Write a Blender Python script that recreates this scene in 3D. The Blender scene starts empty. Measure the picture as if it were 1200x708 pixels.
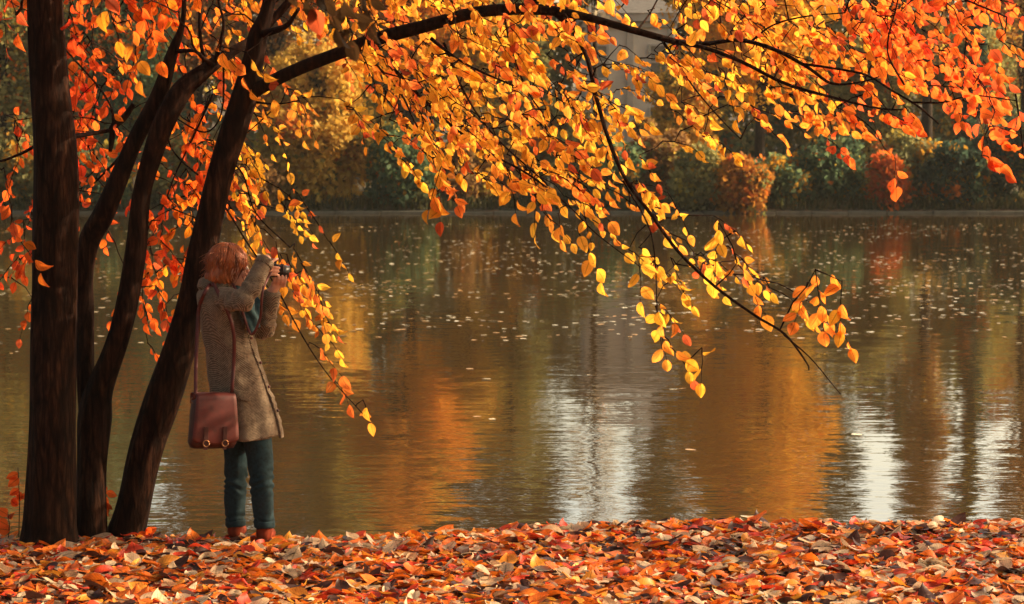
import bpy, bmesh, math, random
import numpy as np
from mathutils import Vector, Matrix, noise as mnoise
from math import sin, cos, pi, radians as R

random.seed(7)
rng = np.random.default_rng(11)
scene = bpy.context.scene
col = scene.collection

# ------------------------------------------------------------------ camera
F = 2833.0                       # focal length in photo pixels (1200 wide)
CZ = 2.2                         # camera height over the near bank
HOR = 167.0                      # photo row of the horizon
PITCH = math.atan((354 - HOR) / F)
WZ = -0.35                       # water level
cam = bpy.data.objects.new('camera', bpy.data.cameras.new('camera'))
col.objects.link(cam)
cam.location = (0, 0, CZ)
cam.rotation_euler = (pi / 2 - PITCH, 0, 0)
cam.data.sensor_width = 36
cam.data.lens = F / 1200 * 36
cam.data.clip_end = 3000
cam.data.dof.use_dof = True
cam.data.dof.focus_distance = 13.3
cam.data.dof.aperture_fstop = 7.5
scene.camera = cam
CP, SP = cos(PITCH), sin(PITCH)


def at(px, py, Y):
    u, v = (px - 600) / F, (354 - py) / F
    dy, dz = CP + v * SP, v * CP - SP
    k = Y / dy
    return Vector((u * k, Y, CZ + dz * k))


def px_of(p):
    y, z = p[1], p[2] - CZ
    f = y * CP - z * SP
    v = y * SP + z * CP
    return 600 + p[0] / f * F, 354 - v / f * F


# ------------------------------------------------------------------ helpers
def tag(o, label=None, cat=None, group=None, kind=None):
    for k, v in (('label', label), ('category', cat), ('group', group), ('kind', kind)):
        if v:
            o[k] = v
    return o


def empty(name, loc=(0, 0, 0)):
    o = bpy.data.objects.new(name, None)
    o.location = loc
    o.empty_display_size = .2
    col.objects.link(o)
    return o


def child_of(o, parent):
    """parent while keeping world coordinates (only empties/meshes with pure translation are parents)"""
    o.parent = parent
    off = Vector((0, 0, 0))
    p = parent
    while p:
        off += p.location
        p = p.parent
    o.location = o.location - off
    return o


def mesh_obj(name, verts, faces, mats, parent=None, tint=None, luv=0, smooth=True, matidx=None, origin=None):
    me = bpy.data.meshes.new(name)
    v = np.asarray(verts, dtype=np.float64)
    if origin is not None:
        v = v - np.asarray(origin)
    if isinstance(faces, np.ndarray):
        n, k = faces.shape
        me.vertices.add(len(v))
        me.vertices.foreach_set('co', v.astype(np.float32).ravel())
        me.loops.add(n * k)
        me.loops.foreach_set('vertex_index', faces.astype(np.int32).ravel())
        me.polygons.add(n)
        me.polygons.foreach_set('loop_start', np.arange(n, dtype=np.int32) * k)
        me.polygons.foreach_set('loop_total', np.full(n, k, dtype=np.int32))
        me.update(calc_edges=True)
    else:
        me.from_pydata([tuple(a) for a in v], [], faces)
    if not isinstance(mats, (list, tuple)):
        mats = [mats]
    for m in mats:
        me.materials.append(m)
    if matidx is not None:
        me.polygons.foreach_set('material_index', np.asarray(matidx, dtype=np.int32))
    if smooth:
        me.polygons.foreach_set('use_smooth', np.ones(len(me.polygons), dtype=bool))
    if tint is not None:
        a = me.color_attributes.new('tint', 'FLOAT_COLOR', 'POINT')
        t = np.ones((len(v), 4), dtype=np.float32)
        t[:, :3] = tint
        a.data.foreach_set('color', t.ravel())
        if luv:
            a = me.attributes.new('luv', 'FLOAT_VECTOR', 'POINT')
            q = np.zeros((len(v), 3), dtype=np.float32); q[:, 0] = .5; q[:, 1] = .5
            q[:luv * len(LEAF_UV), :2] = np.tile(LEAF_UV, (luv, 1))
            a.data.foreach_set('vector', q.ravel())
    me.validate()
    o = bpy.data.objects.new(name, me)
    col.objects.link(o)
    if origin is not None:
        o.location = origin
    if parent is not None:
        child_of(o, parent)
    return o


class MB:
    """collects quads (and triangles as degenerate-free tris) for one mesh"""
    def __init__(s):
        s.v = []; s.f = []; s.m = []

    def add(s, vs, fs, m=0):
        b = len(s.v)
        s.v += [tuple(x) for x in vs]
        s.f += [tuple(i + b for i in f) for f in fs]
        s.m += [m] * len(fs)

    def box(s, c, size, rot=None, m=0):
        hx, hy, hz = size[0] / 2, size[1] / 2, size[2] / 2
        vs = [Vector((x, y, z)) for x in (-hx, hx) for y in (-hy, hy) for z in (-hz, hz)]
        if rot is not None:
            vs = [rot @ v for v in vs]
        vs = [v + Vector(c) for v in vs]
        s.add(vs, [(0, 1, 3, 2), (4, 6, 7, 5), (0, 4, 5, 1), (2, 3, 7, 6), (0, 2, 6, 4), (1, 5, 7, 3)], m)

    def tube(s, pts, rad, n=8, m=0, cap=True, lump=0.0, flat=None):
        pts = [Vector(p) for p in pts]
        b = len(s.v)
        up = Vector((0, 0, 1))
        prev = None
        for i, p in enumerate(pts):
            t = (pts[min(i + 1, len(pts) - 1)] - pts[max(i - 1, 0)]).normalized()
            if prev is None:
                a = t.cross(Vector((0, 1, 0)) if abs(t.y) < .9 else Vector((1, 0, 0))).normalized()
            else:
                a = (prev - t * prev.dot(t)).normalized()
            prev = a
            c = t.cross(a)
            r = rad[i] if hasattr(rad, '__len__') else rad
            for k in range(n):
                an = 2 * pi * k / n
                rr = r
                if lump:
                    d = a * cos(an) + c * sin(an)
                    q = p * 1.3 + d * 1.7
                    rr *= 1 + lump * (mnoise.noise(Vector((q.x * 2, q.y * 2, q.z * 1.1))) +
                                      .5 * mnoise.noise(Vector((d.x * 5 + 3, d.y * 5, p.z * 1.5))))
                s.v.append(tuple(p + (a * cos(an) + c * sin(an)) * rr))
        for i in range(len(pts) - 1):
            for k in range(n):
                k2 = (k + 1) % n
                s.f.append((b + i * n + k, b + i * n + k2, b + (i + 1) * n + k2, b + (i + 1) * n + k))
                s.m.append(m)
        if cap:
            s.f.append(tuple(b + k for k in range(n))[::-1]); s.m.append(m)
            e = b + (len(pts) - 1) * n
            s.f.append(tuple(e + k for k in range(n))); s.m.append(m)

    def ball(s, c, r, m=0, seg=12, rings=8, rot=None):
        vs = []; fs = []
        r = r if hasattr(r, '__len__') else (r, r, r)
        for i in range(rings + 1):
            th = pi * i / rings
            for k in range(seg):
                a = 2 * pi * k / seg
                v = Vector((r[0] * sin(th) * cos(a), r[1] * sin(th) * sin(a), r[2] * cos(th)))
                if rot is not None:
                    v = rot @ v
                vs.append(v + Vector(c))
        for i in range(rings):
            for k in range(seg):
                k2 = (k + 1) % seg
                fs.append((i * seg + k, (i + 1) * seg + k, (i + 1) * seg + k2, i * seg + k2))
        s.add(vs, fs, m)

    def rings(s, rr, m=0, cap=True):
        """rr: list of rings, each a list of points of equal length"""
        n = len(rr[0]); b = len(s.v)
        for r_ in rr:
            s.v += [tuple(p) for p in r_]
        for i in range(len(rr) - 1):
            for k in range(n):
                k2 = (k + 1) % n
                s.f.append((b + i * n + k, b + i * n + k2, b + (i + 1) * n + k2, b + (i + 1) * n + k)); s.m.append(m)
        if cap:
            s.f.append(tuple(b + k for k in range(n))[::-1]); s.m.append(m)
            e = b + (len(rr) - 1) * n
            s.f.append(tuple(e + k for k in range(n))); s.m.append(m)

    def build(s, name, mats, parent=None, smooth=True, origin=None, bevel=0):
        o = mesh_obj(name, s.v, s.f, mats, parent, smooth=smooth, matidx=s.m, origin=origin)
        bm = bmesh.new(); bm.from_mesh(o.data)
        bmesh.ops.remove_doubles(bm, verts=bm.verts, dist=1e-6)
        bmesh.ops.recalc_face_normals(bm, faces=bm.faces)
        bm.to_mesh(o.data); bm.free()
        if bevel:
            md = o.modifiers.new('bevel', 'BEVEL'); md.width = bevel; md.segments = 2
            md.limit_method = 'ANGLE'
        return o


def spline(pts, n):
    """Catmull-Rom through tuples (any width) -> list of n*(len-1)+1 tuples"""
    P = [np.array(p, float) for p in pts]
    P = [2 * P[0] - P[1]] + P + [2 * P[-1] - P[-2]]
    out = []
    for i in range(1, len(P) - 2):
        for k in range(n):
            t = k / n
            a, b, c, d = P[i - 1], P[i], P[i + 1], P[i + 2]
            out.append(.5 * ((2 * b) + (-a + c) * t + (2 * a - 5 * b + 4 * c - d) * t * t + (-a + 3 * b - 3 * c + d) * t ** 3))
    out.append(P[-2])
    return out


# ------------------------------------------------------------------ materials
def new_mat(name):
    m = bpy.data.materials.new(name)
    m.use_nodes = True
    nt = m.node_tree
    nt.nodes.clear()
    out = nt.nodes.new('ShaderNodeOutputMaterial')
    return m, nt, out


def N(nt, t, **kw):
    n = nt.nodes.new(t)
    for k, v in kw.items():
        if k.startswith('i_'):
            n.inputs[k[2:].replace('_', ' ')].default_value = v
        else:
            setattr(n, k, v)
    return n


def noise_node(nt, scale, detail=3, rough=.55, vec=None, dim='3D'):
    n = nt.nodes.new('ShaderNodeTexNoise')
    n.inputs['Scale'].default_value = scale
    n.inputs['Detail'].default_value = detail
    n.inputs['Roughness'].default_value = rough
    if vec is not None:
        nt.links.new(vec, n.inputs['Vector'])
    return n


def ramp(nt, fac, stops):
    r = nt.nodes.new('ShaderNodeValToRGB')
    e = r.color_ramp.elements
    while len(e) < len(stops):
        e.new(.5)
    for i, (p, c) in enumerate(stops):
        e[i].position = p
        e[i].color = (*c, 1) if len(c) == 3 else c
    nt.links.new(fac, r.inputs['Fac'])
    return r.outputs['Color']


def mapping(nt, scale=(1, 1, 1), coord='Object'):
    tc = nt.nodes.new('ShaderNodeTexCoord')
    mp = nt.nodes.new('ShaderNodeMapping')
    mp.inputs['Scale'].default_value = scale
    nt.links.new(tc.outputs[coord], mp.inputs['Vector'])
    return mp.outputs['Vector']


def leaf_mat(name, transl=.55, rough=.45, spec=.35, vary=.35, boost=1.0, veins=False, spots=0):
    m, nt, out = new_mat(name)
    at_ = N(nt, 'ShaderNodeAttribute', attribute_name='tint')
    nz = noise_node(nt, 28, 4, .6, mapping(nt))
    mul = N(nt, 'ShaderNodeMapRange')
    mul.inputs['From Min'].default_value = .3; mul.inputs['From Max'].default_value = .7
    mul.inputs['To Min'].default_value = 1 - vary; mul.inputs['To Max'].default_value = 1 + vary * .4
    nt.links.new(nz.outputs['Fac'], mul.inputs['Value'])
    mx = N(nt, 'ShaderNodeVectorMath', operation='SCALE')
    nt.links.new(at_.outputs['Color'], mx.inputs[0]); nt.links.new(mul.outputs['Result'], mx.inputs['Scale'])
    if veins:
        lu = N(nt, 'ShaderNodeAttribute', attribute_name='luv')
        sx = N(nt, 'ShaderNodeSeparateXYZ'); nt.links.new(lu.outputs['Vector'], sx.inputs[0])
        ab = N(nt, 'ShaderNodeMath', operation='ABSOLUTE'); nt.links.new(sx.outputs[1], ab.inputs[0])
        mid = N(nt, 'ShaderNodeMapRange'); mid.inputs['From Min'].default_value = .04; mid.inputs['From Max'].default_value = .12
        mid.inputs['To Min'].default_value = .55; mid.inputs['To Max'].default_value = 1
        nt.links.new(ab.outputs[0], mid.inputs['Value'])
        sk = N(nt, 'ShaderNodeMath', operation='MULTIPLY_ADD'); sk.inputs[1].default_value = -.28
        nt.links.new(ab.outputs[0], sk.inputs[0]); nt.links.new(sx.outputs[0], sk.inputs[2])
        fq = N(nt, 'ShaderNodeMath', operation='MULTIPLY'); fq.inputs[1].default_value = 50
        nt.links.new(sk.outputs[0], fq.inputs[0])
        sn = N(nt, 'ShaderNodeMath', operation='SINE'); nt.links.new(fq.outputs[0], sn.inputs[0])
        sv = N(nt, 'ShaderNodeMapRange'); sv.inputs['From Min'].default_value = .6; sv.inputs['From Max'].default_value = 1
        sv.inputs['To Min'].default_value = 1; sv.inputs['To Max'].default_value = .78
        nt.links.new(sn.outputs[0], sv.inputs['Value'])
        mm = N(nt, 'ShaderNodeMath', operation='MULTIPLY'); nt.links.new(mid.outputs[0], mm.inputs[0]); nt.links.new(sv.outputs[0], mm.inputs[1])
        m2 = N(nt, 'ShaderNodeVectorMath', operation='SCALE'); nt.links.new(mx.outputs[0], m2.inputs[0]); nt.links.new(mm.outputs[0], m2.inputs['Scale'])
        mx = m2
    if spots:
        ns = noise_node(nt, 45, 3, .6, mapping(nt))
        ms = N(nt, 'ShaderNodeMapRange'); ms.inputs['From Min'].default_value = .62; ms.inputs['From Max'].default_value = .7
        ms.inputs['To Max'].default_value = spots
        nt.links.new(ns.outputs['Fac'], ms.inputs['Value'])
        mb2 = N(nt, 'ShaderNodeMix', data_type='RGBA'); mb2.inputs[7].default_value = (.16, .05, .02, 1)
        nt.links.new(ms.outputs[0], mb2.inputs[0]); nt.links.new(mx.outputs[0], mb2.inputs[6])
        m3 = N(nt, 'ShaderNodeVectorMath', operation='SCALE'); m3.inputs['Scale'].default_value = 1
        nt.links.new(mb2.outputs[2], m3.inputs[0]); mx = m3
    p = N(nt, 'ShaderNodeBsdfPrincipled')
    nt.links.new(mx.outputs['Vector'], p.inputs['Base Color'])
    p.inputs['Roughness'].default_value = rough
    p.inputs['Specular IOR Level'].default_value = spec
    bp = N(nt, 'ShaderNodeBump'); bp.inputs['Strength'].default_value = .35; bp.inputs['Distance'].default_value = .004
    nt.links.new(nz.outputs['Fac'], bp.inputs['Height']); nt.links.new(bp.outputs['Normal'], p.inputs['Normal'])
    tr = N(nt, 'ShaderNodeBsdfTranslucent')
    sc = N(nt, 'ShaderNodeVectorMath', operation='SCALE'); sc.inputs['Scale'].default_value = boost
    nt.links.new(mx.outputs['Vector'], sc.inputs[0])
    nt.links.new(sc.outputs['Vector'], tr.inputs['Color'])
    mix = N(nt, 'ShaderNodeMixShader'); mix.inputs['Fac'].default_value = transl
    nt.links.new(p.outputs[0], mix.inputs[1]); nt.links.new(tr.outputs[0], mix.inputs[2])
    nt.links.new(mix.outputs[0], out.inputs['Surface'])
    return m


def simple_mat(name, base, rough=.6, var=.25, scale=20, bump=.3, bdist=.003, metal=0, spec=.4, stretch=(1, 1, 1), base2=None, coat=0):
    m, nt, out = new_mat(name)
    vec = mapping(nt, stretch)
    nz = noise_node(nt, scale, 5, .6, vec)
    c2 = base2 or tuple(b * (1 - var) for b in base)
    c1 = tuple(min(1, b * (1 + var * .6)) for b in base)
    c = ramp(nt, nz.outputs['Fac'], [(.3, c2), (.5, base), (.7, c1)])
    p = N(nt, 'ShaderNodeBsdfPrincipled')
    nt.links.new(c, p.inputs['Base Color'])
    p.inputs['Roughness'].default_value = rough
    p.inputs['Metallic'].default_value = metal
    p.inputs['Specular IOR Level'].default_value = spec
    p.inputs['Coat Weight'].default_value = coat
    bp = N(nt, 'ShaderNodeBump'); bp.inputs['Strength'].default_value = bump; bp.inputs['Distance'].default_value = bdist
    nt.links.new(nz.outputs['Fac'], bp.inputs['Height']); nt.links.new(bp.outputs['Normal'], p.inputs['Normal'])
    nt.links.new(p.outputs[0], out.inputs['Surface'])
    return m


def bark_mat(name, c1, c2, c3):
    m, nt, out = new_mat(name)
    v1 = mapping(nt, (1, 1, .16))
    n1 = noise_node(nt, 34, 6, .7, v1)
    n2 = noise_node(nt, 2.2, 4, .6, mapping(nt))
    vor = N(nt, 'ShaderNodeTexVoronoi', feature='DISTANCE_TO_EDGE'); vor.inputs['Scale'].default_value = 22; vor.inputs['Randomness'].default_value = 1
    nt.links.new(v1, vor.inputs['Vector'])
    c = ramp(nt, n1.outputs['Fac'], [(.32, c1), (.52, c2), (.72, c3)])
    mx = N(nt, 'ShaderNodeMix', data_type='RGBA', blend_type='MULTIPLY'); mx.inputs['Factor'].default_value = .8
    cc = ramp(nt, n2.outputs['Fac'], [(.35, (.55, .55, .5)), (.65, (1, 1, 1))])
    ck = ramp(nt, vor.outputs['Distance'], [(.0, (.25, .25, .25)), (.16, (1, 1, 1))])
    mk = N(nt, 'ShaderNodeMix', data_type='RGBA', blend_type='MULTIPLY'); mk.inputs['Factor'].default_value = .8
    nt.links.new(c, mk.inputs[6]); nt.links.new(ck, mk.inputs[7]); c = mk.outputs[2]
    nt.links.new(c, mx.inputs[6]); nt.links.new(cc, mx.inputs[7])
    p = N(nt, 'ShaderNodeBsdfPrincipled'); p.inputs['Roughness'].default_value = .8
    p.inputs['Specular IOR Level'].default_value = .06
    nt.links.new(mx.outputs[2], p.inputs['Base Color'])
    ad = N(nt, 'ShaderNodeMath', operation='MULTIPLY_ADD'); ad.inputs[1].default_value = .35
    nt.links.new(vor.outputs['Distance'], ad.inputs[0]); nt.links.new(n1.outputs['Fac'], ad.inputs[2])
    bp = N(nt, 'ShaderNodeBump'); bp.inputs['Strength'].default_value = .8; bp.inputs['Distance'].default_value = .02
    nt.links.new(ad.outputs[0], bp.inputs['Height']); nt.links.new(bp.outputs['Normal'], p.inputs['Normal'])
    nt.links.new(p.outputs[0], out.inputs['Surface'])
    return m


M = {}
M['leaf'] = leaf_mat('hanging leaf', .78, .55, .12, .15, 1.08, True, .7)
M['litter'] = leaf_mat('fallen leaf', .35, .5, .35, .35, 1.0, True, .8)
M['far_leaf'] = leaf_mat('far foliage', .58, .6, .15, .2)
M['float_leaf'] = leaf_mat('floating leaf', .1, .35, .6, .3)
M['bark'] = bark_mat('bark', (.007, .004, .003), (.03, .012, .007), (.09, .037, .019))
M['far_bark'] = bark_mat('far bark', (.02, .015, .012), (.05, .035, .025), (.09, .065, .045))

# water -------------------------------------------------------------
m, nt, out = new_mat('pond water')
tc = N(nt, 'ShaderNodeTexCoord')


def wave(scale, amp, stretch=(1, 1, 1), detail=2):
    mp = N(nt, 'ShaderNodeMapping'); mp.inputs['Scale'].default_value = stretch
    nt.links.new(tc.outputs['Object'], mp.inputs['Vector'])
    n = noise_node(nt, scale, detail, .5, mp.outputs['Vector'])
    s = N(nt, 'ShaderNodeVectorMath', operation='SUBTRACT'); s.inputs[1].default_value = (.5, .5, .5)
    nt.links.new(n.outputs['Color'], s.inputs[0])
    k = N(nt, 'ShaderNodeVectorMath', operation='SCALE'); k.inputs['Scale'].default_value = amp
    nt.links.new(s.outputs[0], k.inputs[0])
    return k.outputs[0]


def vadd(a, b):
    s = N(nt, 'ShaderNodeVectorMath', operation='ADD')
    nt.links.new(a, s.inputs[0]); nt.links.new(b, s.inputs[1])
    return s.outputs[0]


w = vadd(vadd(wave(.55, .010, (.7, 1.3, 1)), wave(2.6, .026, (.45, 1.6, 1))), vadd(wave(7, .04, (.35, 1.6, 1)), wave(20, .018, (.6, 1.3, 1))))
pat = noise_node(nt, .09, 2, .5, tc.outputs['Object'])
mr = N(nt, 'ShaderNodeMapRange'); mr.inputs['From Min'].default_value = .35; mr.inputs['From Max'].default_value = .65
mr.inputs['To Min'].default_value = .6; mr.inputs['To Max'].default_value = 1.5
nt.links.new(pat.outputs['Fac'], mr.inputs['Value'])
sc_ = N(nt, 'ShaderNodeVectorMath', operation='SCALE')
nt.links.new(w, sc_.inputs[0]); nt.links.new(mr.outputs[0], sc_.inputs['Scale'])
fl = N(nt, 'ShaderNodeVectorMath', operation='MULTIPLY'); fl.inputs[1].default_value = (1, 1, 0)
nt.links.new(sc_.outputs[0], fl.inputs[0])
up = N(nt, 'ShaderNodeVectorMath', operation='ADD'); up.inputs[1].default_value = (0, 0, 1)
nt.links.new(fl.outputs[0], up.inputs[0])
nm = N(nt, 'ShaderNodeVectorMath', operation='NORMALIZE')
nt.links.new(up.outputs[0], nm.inputs[0])
p = N(nt, 'ShaderNodeBsdfPrincipled')
p.inputs['Base Color'].default_value = (.05, .03, .011, 1)
p.inputs['Roughness'].default_value = .02
p.inputs['IOR'].default_value = 1.45
nt.links.new(nm.outputs[0], p.inputs['Normal'])
nt.links.new(p.outputs[0], out.inputs['Surface'])
M['water'] = m

# ground --------------------------------------------------------------
m, nt, out = new_mat('bank earth')
n1 = noise_node(nt, 1.2, 6, .6, mapping(nt)); n2 = noise_node(nt, 14, 5, .65, mapping(nt))
c1 = ramp(nt, n1.outputs['Fac'], [(.35, (.035, .04, .015)), (.5, (.06, .045, .02)), (.65, (.13, .06, .02))])
c2 = ramp(nt, n2.outputs['Fac'], [(.3, (.4, .4, .4)), (.6, (1, 1, 1))])
mx = N(nt, 'ShaderNodeMix', data_type='RGBA', blend_type='MULTIPLY'); mx.inputs['Factor'].default_value = 1
nt.links.new(c1, mx.inputs[6]); nt.links.new(c2, mx.inputs[7])
p = N(nt, 'ShaderNodeBsdfPrincipled'); p.inputs['Roughness'].default_value = .9
nt.links.new(mx.outputs[2], p.inputs['Base Color'])
bp = N(nt, 'ShaderNodeBump'); bp.inputs['Distance'].default_value = .03
nt.links.new(n2.outputs['Fac'], bp.inputs['Height']); nt.links.new(bp.outputs[0], p.inputs['Normal'])
nt.links.new(p.outputs[0], out.inputs['Surface'])
M['ground'] = m

# ------------------------------------------------------------------ terrain
FAR = 87.0


def edge(x):
    t = min(1, max(0, (x + 1.3) / 2.6))
    return 13.3 + .52 * t * t * (3 - 2 * t) + .05 * sin(x * 2.3) + .03 * sin(x * 5.1 + 1)


def ground_z(x, y):
    e = edge(x)
    if y < e:
        z = .035 * mnoise.noise(Vector((x * .8, y * .8, 0))) + max(0, 8 - y) * .035
        d = e - y
        if d < .3:
            z -= (.3 - d) ** 2 * .3
        return z
    d = y - e
    z = -.03 - .75 * min(1, d / .9) - min(1.2, max(0, d - .9) * .1)
    if y > FAR - 8:
        z = max(z, -1.9 + (y - FAR + 8) * .18)
    if y >= FAR:
        s = y - FAR
        z = -.34 + min(s, .3) / .3 * .12 + .06 * min(s, 120)
        z += .25 * mnoise.noise(Vector((x * .08, y * .08, 5))) * min(1, s / 5)
    return z


def axis_vals(segs):
    out_ = []
    for a, b, st in segs:
        out_ += list(np.arange(a, b, st))
    out_.append(segs[-1][1])
    return out_


xs = axis_vals([(-1500, -300, 300), (-300, -60, 30), (-60, -12, 4), (-12, -5, 1), (-5, 5, .12), (5, 12, 1), (12, 60, 4), (60, 300, 30), (300, 1500, 300)])
ys = axis_vals([(-400, -40, 60), (-40, -4, 6), (-4, 9, 1), (9, 15.4, .08), (15.4, 20, .8), (20, 80, 6), (80, 86.9, 1.15), (86.9, 88, .1), (88, 130, 2.5), (130, 300, 20), (300, 1900, 200)])
vs = [(x, y, ground_z(x, y)) for y in ys for x in xs]
nx = len(xs)
fs = [(j * nx + i, j * nx + i + 1, (j + 1) * nx + i + 1, (j + 1) * nx + i) for j in range(len(ys) - 1) for i in range(nx - 1)]
tag(mesh_obj('ground', vs, fs, M['ground']), kind='structure')
wv = [(-1400, 13.4, WZ), (1400, 13.4, WZ), (1400, FAR + .25, WZ), (-1400, FAR + .25, WZ)]
tag(mesh_obj('water', wv, [(0, 1, 2, 3)], M['water'], smooth=False), kind='structure')

# stone edging of the far bank
M['stone'] = simple_mat('edging stone', (.12, .11, .08), .85, .4, 3, .4, .02)
mb = MB()
x = -40.0
while x < 42:
    L = random.uniform(1.1, 1.9)
    if x < -5.5 - 1 or True:
        mb.box((x + L / 2, FAR + .02 + random.uniform(-.03, .03), WZ - .06), (L - .03, .38, .26 + random.uniform(-.05, .05)))
    x += L
o = mb.build('kerb', M['stone'], smooth=False, bevel=.02)
tag(o, kind='structure')

# ------------------------------------------------------------------ leaf templates
def leaf_template(curl, fold, twist, wide=.33, tip=.78, skew=0.0, nu=5, nv=3):
    """leaf of length 1 from base (0,0,0) along +X, width along Y, normal +Z. returns verts, quads"""
    us = [0, .08, .2, .35, .5, .66, .8, .91, 1.0]
    wd = lambda u: wide * (max(0, sin(pi * min(1, u * .94 + .03) ** tip))) ** .8 * (1 - .12 * u)
    V = []; Q = []
    for i, u in enumerate(us):
        w_ = wd(u) if u < .999 else .006
        for j in range(nv + 1 if False else 5):
            t = (j - 2) / 2
            yv = t * w_
            z = fold * abs(t) * w_ + curl * (u - .3) ** 2 + .05 * sin(6 * u + 2 * t)*abs(t)
            x_ = u - .04 * abs(t) * 0
            a = twist * u
            yv += skew * u * u * .3 + (.012 * sin(u * 40) * t if abs(t) > .9 else 0)
            V.append((x_, yv * cos(a) - z * sin(a), yv * sin(a) + z * cos(a)))
    global LEAF_UV
    LEAF_UV = np.array([(u, (j - 2) / 2) for u in us for j in range(5)])
    for i in range(len(us) - 1):
        for j in range(4):
            Q.append((i * 5 + j, (i + 1) * 5 + j, (i + 1) * 5 + j + 1, i * 5 + j + 1))
    return np.array(V), np.array(Q)


T_HANG = [leaf_template(*a) for a in ((-.25, .15, .1, .34, .78, .1), (-.5, .3, -.2, .3, .85, -.3), (.15, .1, .2, .38, .7, .2), (-.1, .5, 0, .33, .8, 0), (-.8, .2, .4, .3, .75, .5), (.4, .25, -.5, .36, .8, -.5), (-.3, .9, .6, .3, .8, .3), (-1.0, .35, -.3, .34, .72, 0))]
T_LIT = [leaf_template(*a) for a in ((-.3, .15, .2, .4, .75, .2), (.35, .2, -.2, .36, .8, -.4), (-.6, .25, .3, .42, .7, .3), (.15, .5, .2, .34, .8, 0), (-.2, -.3, -.3, .4, .78, .5), (.7, .2, .5, .36, .72, -.3), (-.15, .1, .1, .44, .75, 0), (-.9, .5, .9, .36, .8, .6))]


class LeafSet:
    def __init__(s):
        s.V = []; s.Q = []; s.C = []; s.n = 0; s.k = 0

    def put(s, tmpl, pos, axis, normal, size, color, wscale=1.0):
        V, Q = tmpl
        ax = np.array(axis, float); ax /= np.linalg.norm(ax) + 1e-9
        nn = np.array(normal, float); nn -= ax * nn.dot(ax); nn /= np.linalg.norm(nn) + 1e-9
        bb = np.cross(nn, ax)
        W = (V[:, :1] * ax + V[:, 1:2] * bb * wscale + V[:, 2:] * nn) * size + np.array(pos, float)
        s.V.append(W); s.Q.append(Q + s.n); s.n += len(V); s.k += 1
        s.C.append(np.tile(np.array(color, float), (len(V), 1)))

    def arrays(s):
        return np.vstack(s.V), np.vstack(s.Q), np.vstack(s.C)


# ------------------------------------------------------------------ near trees
def px_tube(mb_, pts, n=14, sub=5, lump=.12, m=0):
    """pts: (px, py, width px, Y)"""
    sp = spline(pts, sub)
    P = [at(a[0], a[1], a[3]) for a in sp]
    rad = [max(.002, a[2] / 2 / F * a[3]) for a in sp]
    mb_.tube(P, rad, n, m, lump=lump)
    return P, rad


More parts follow.
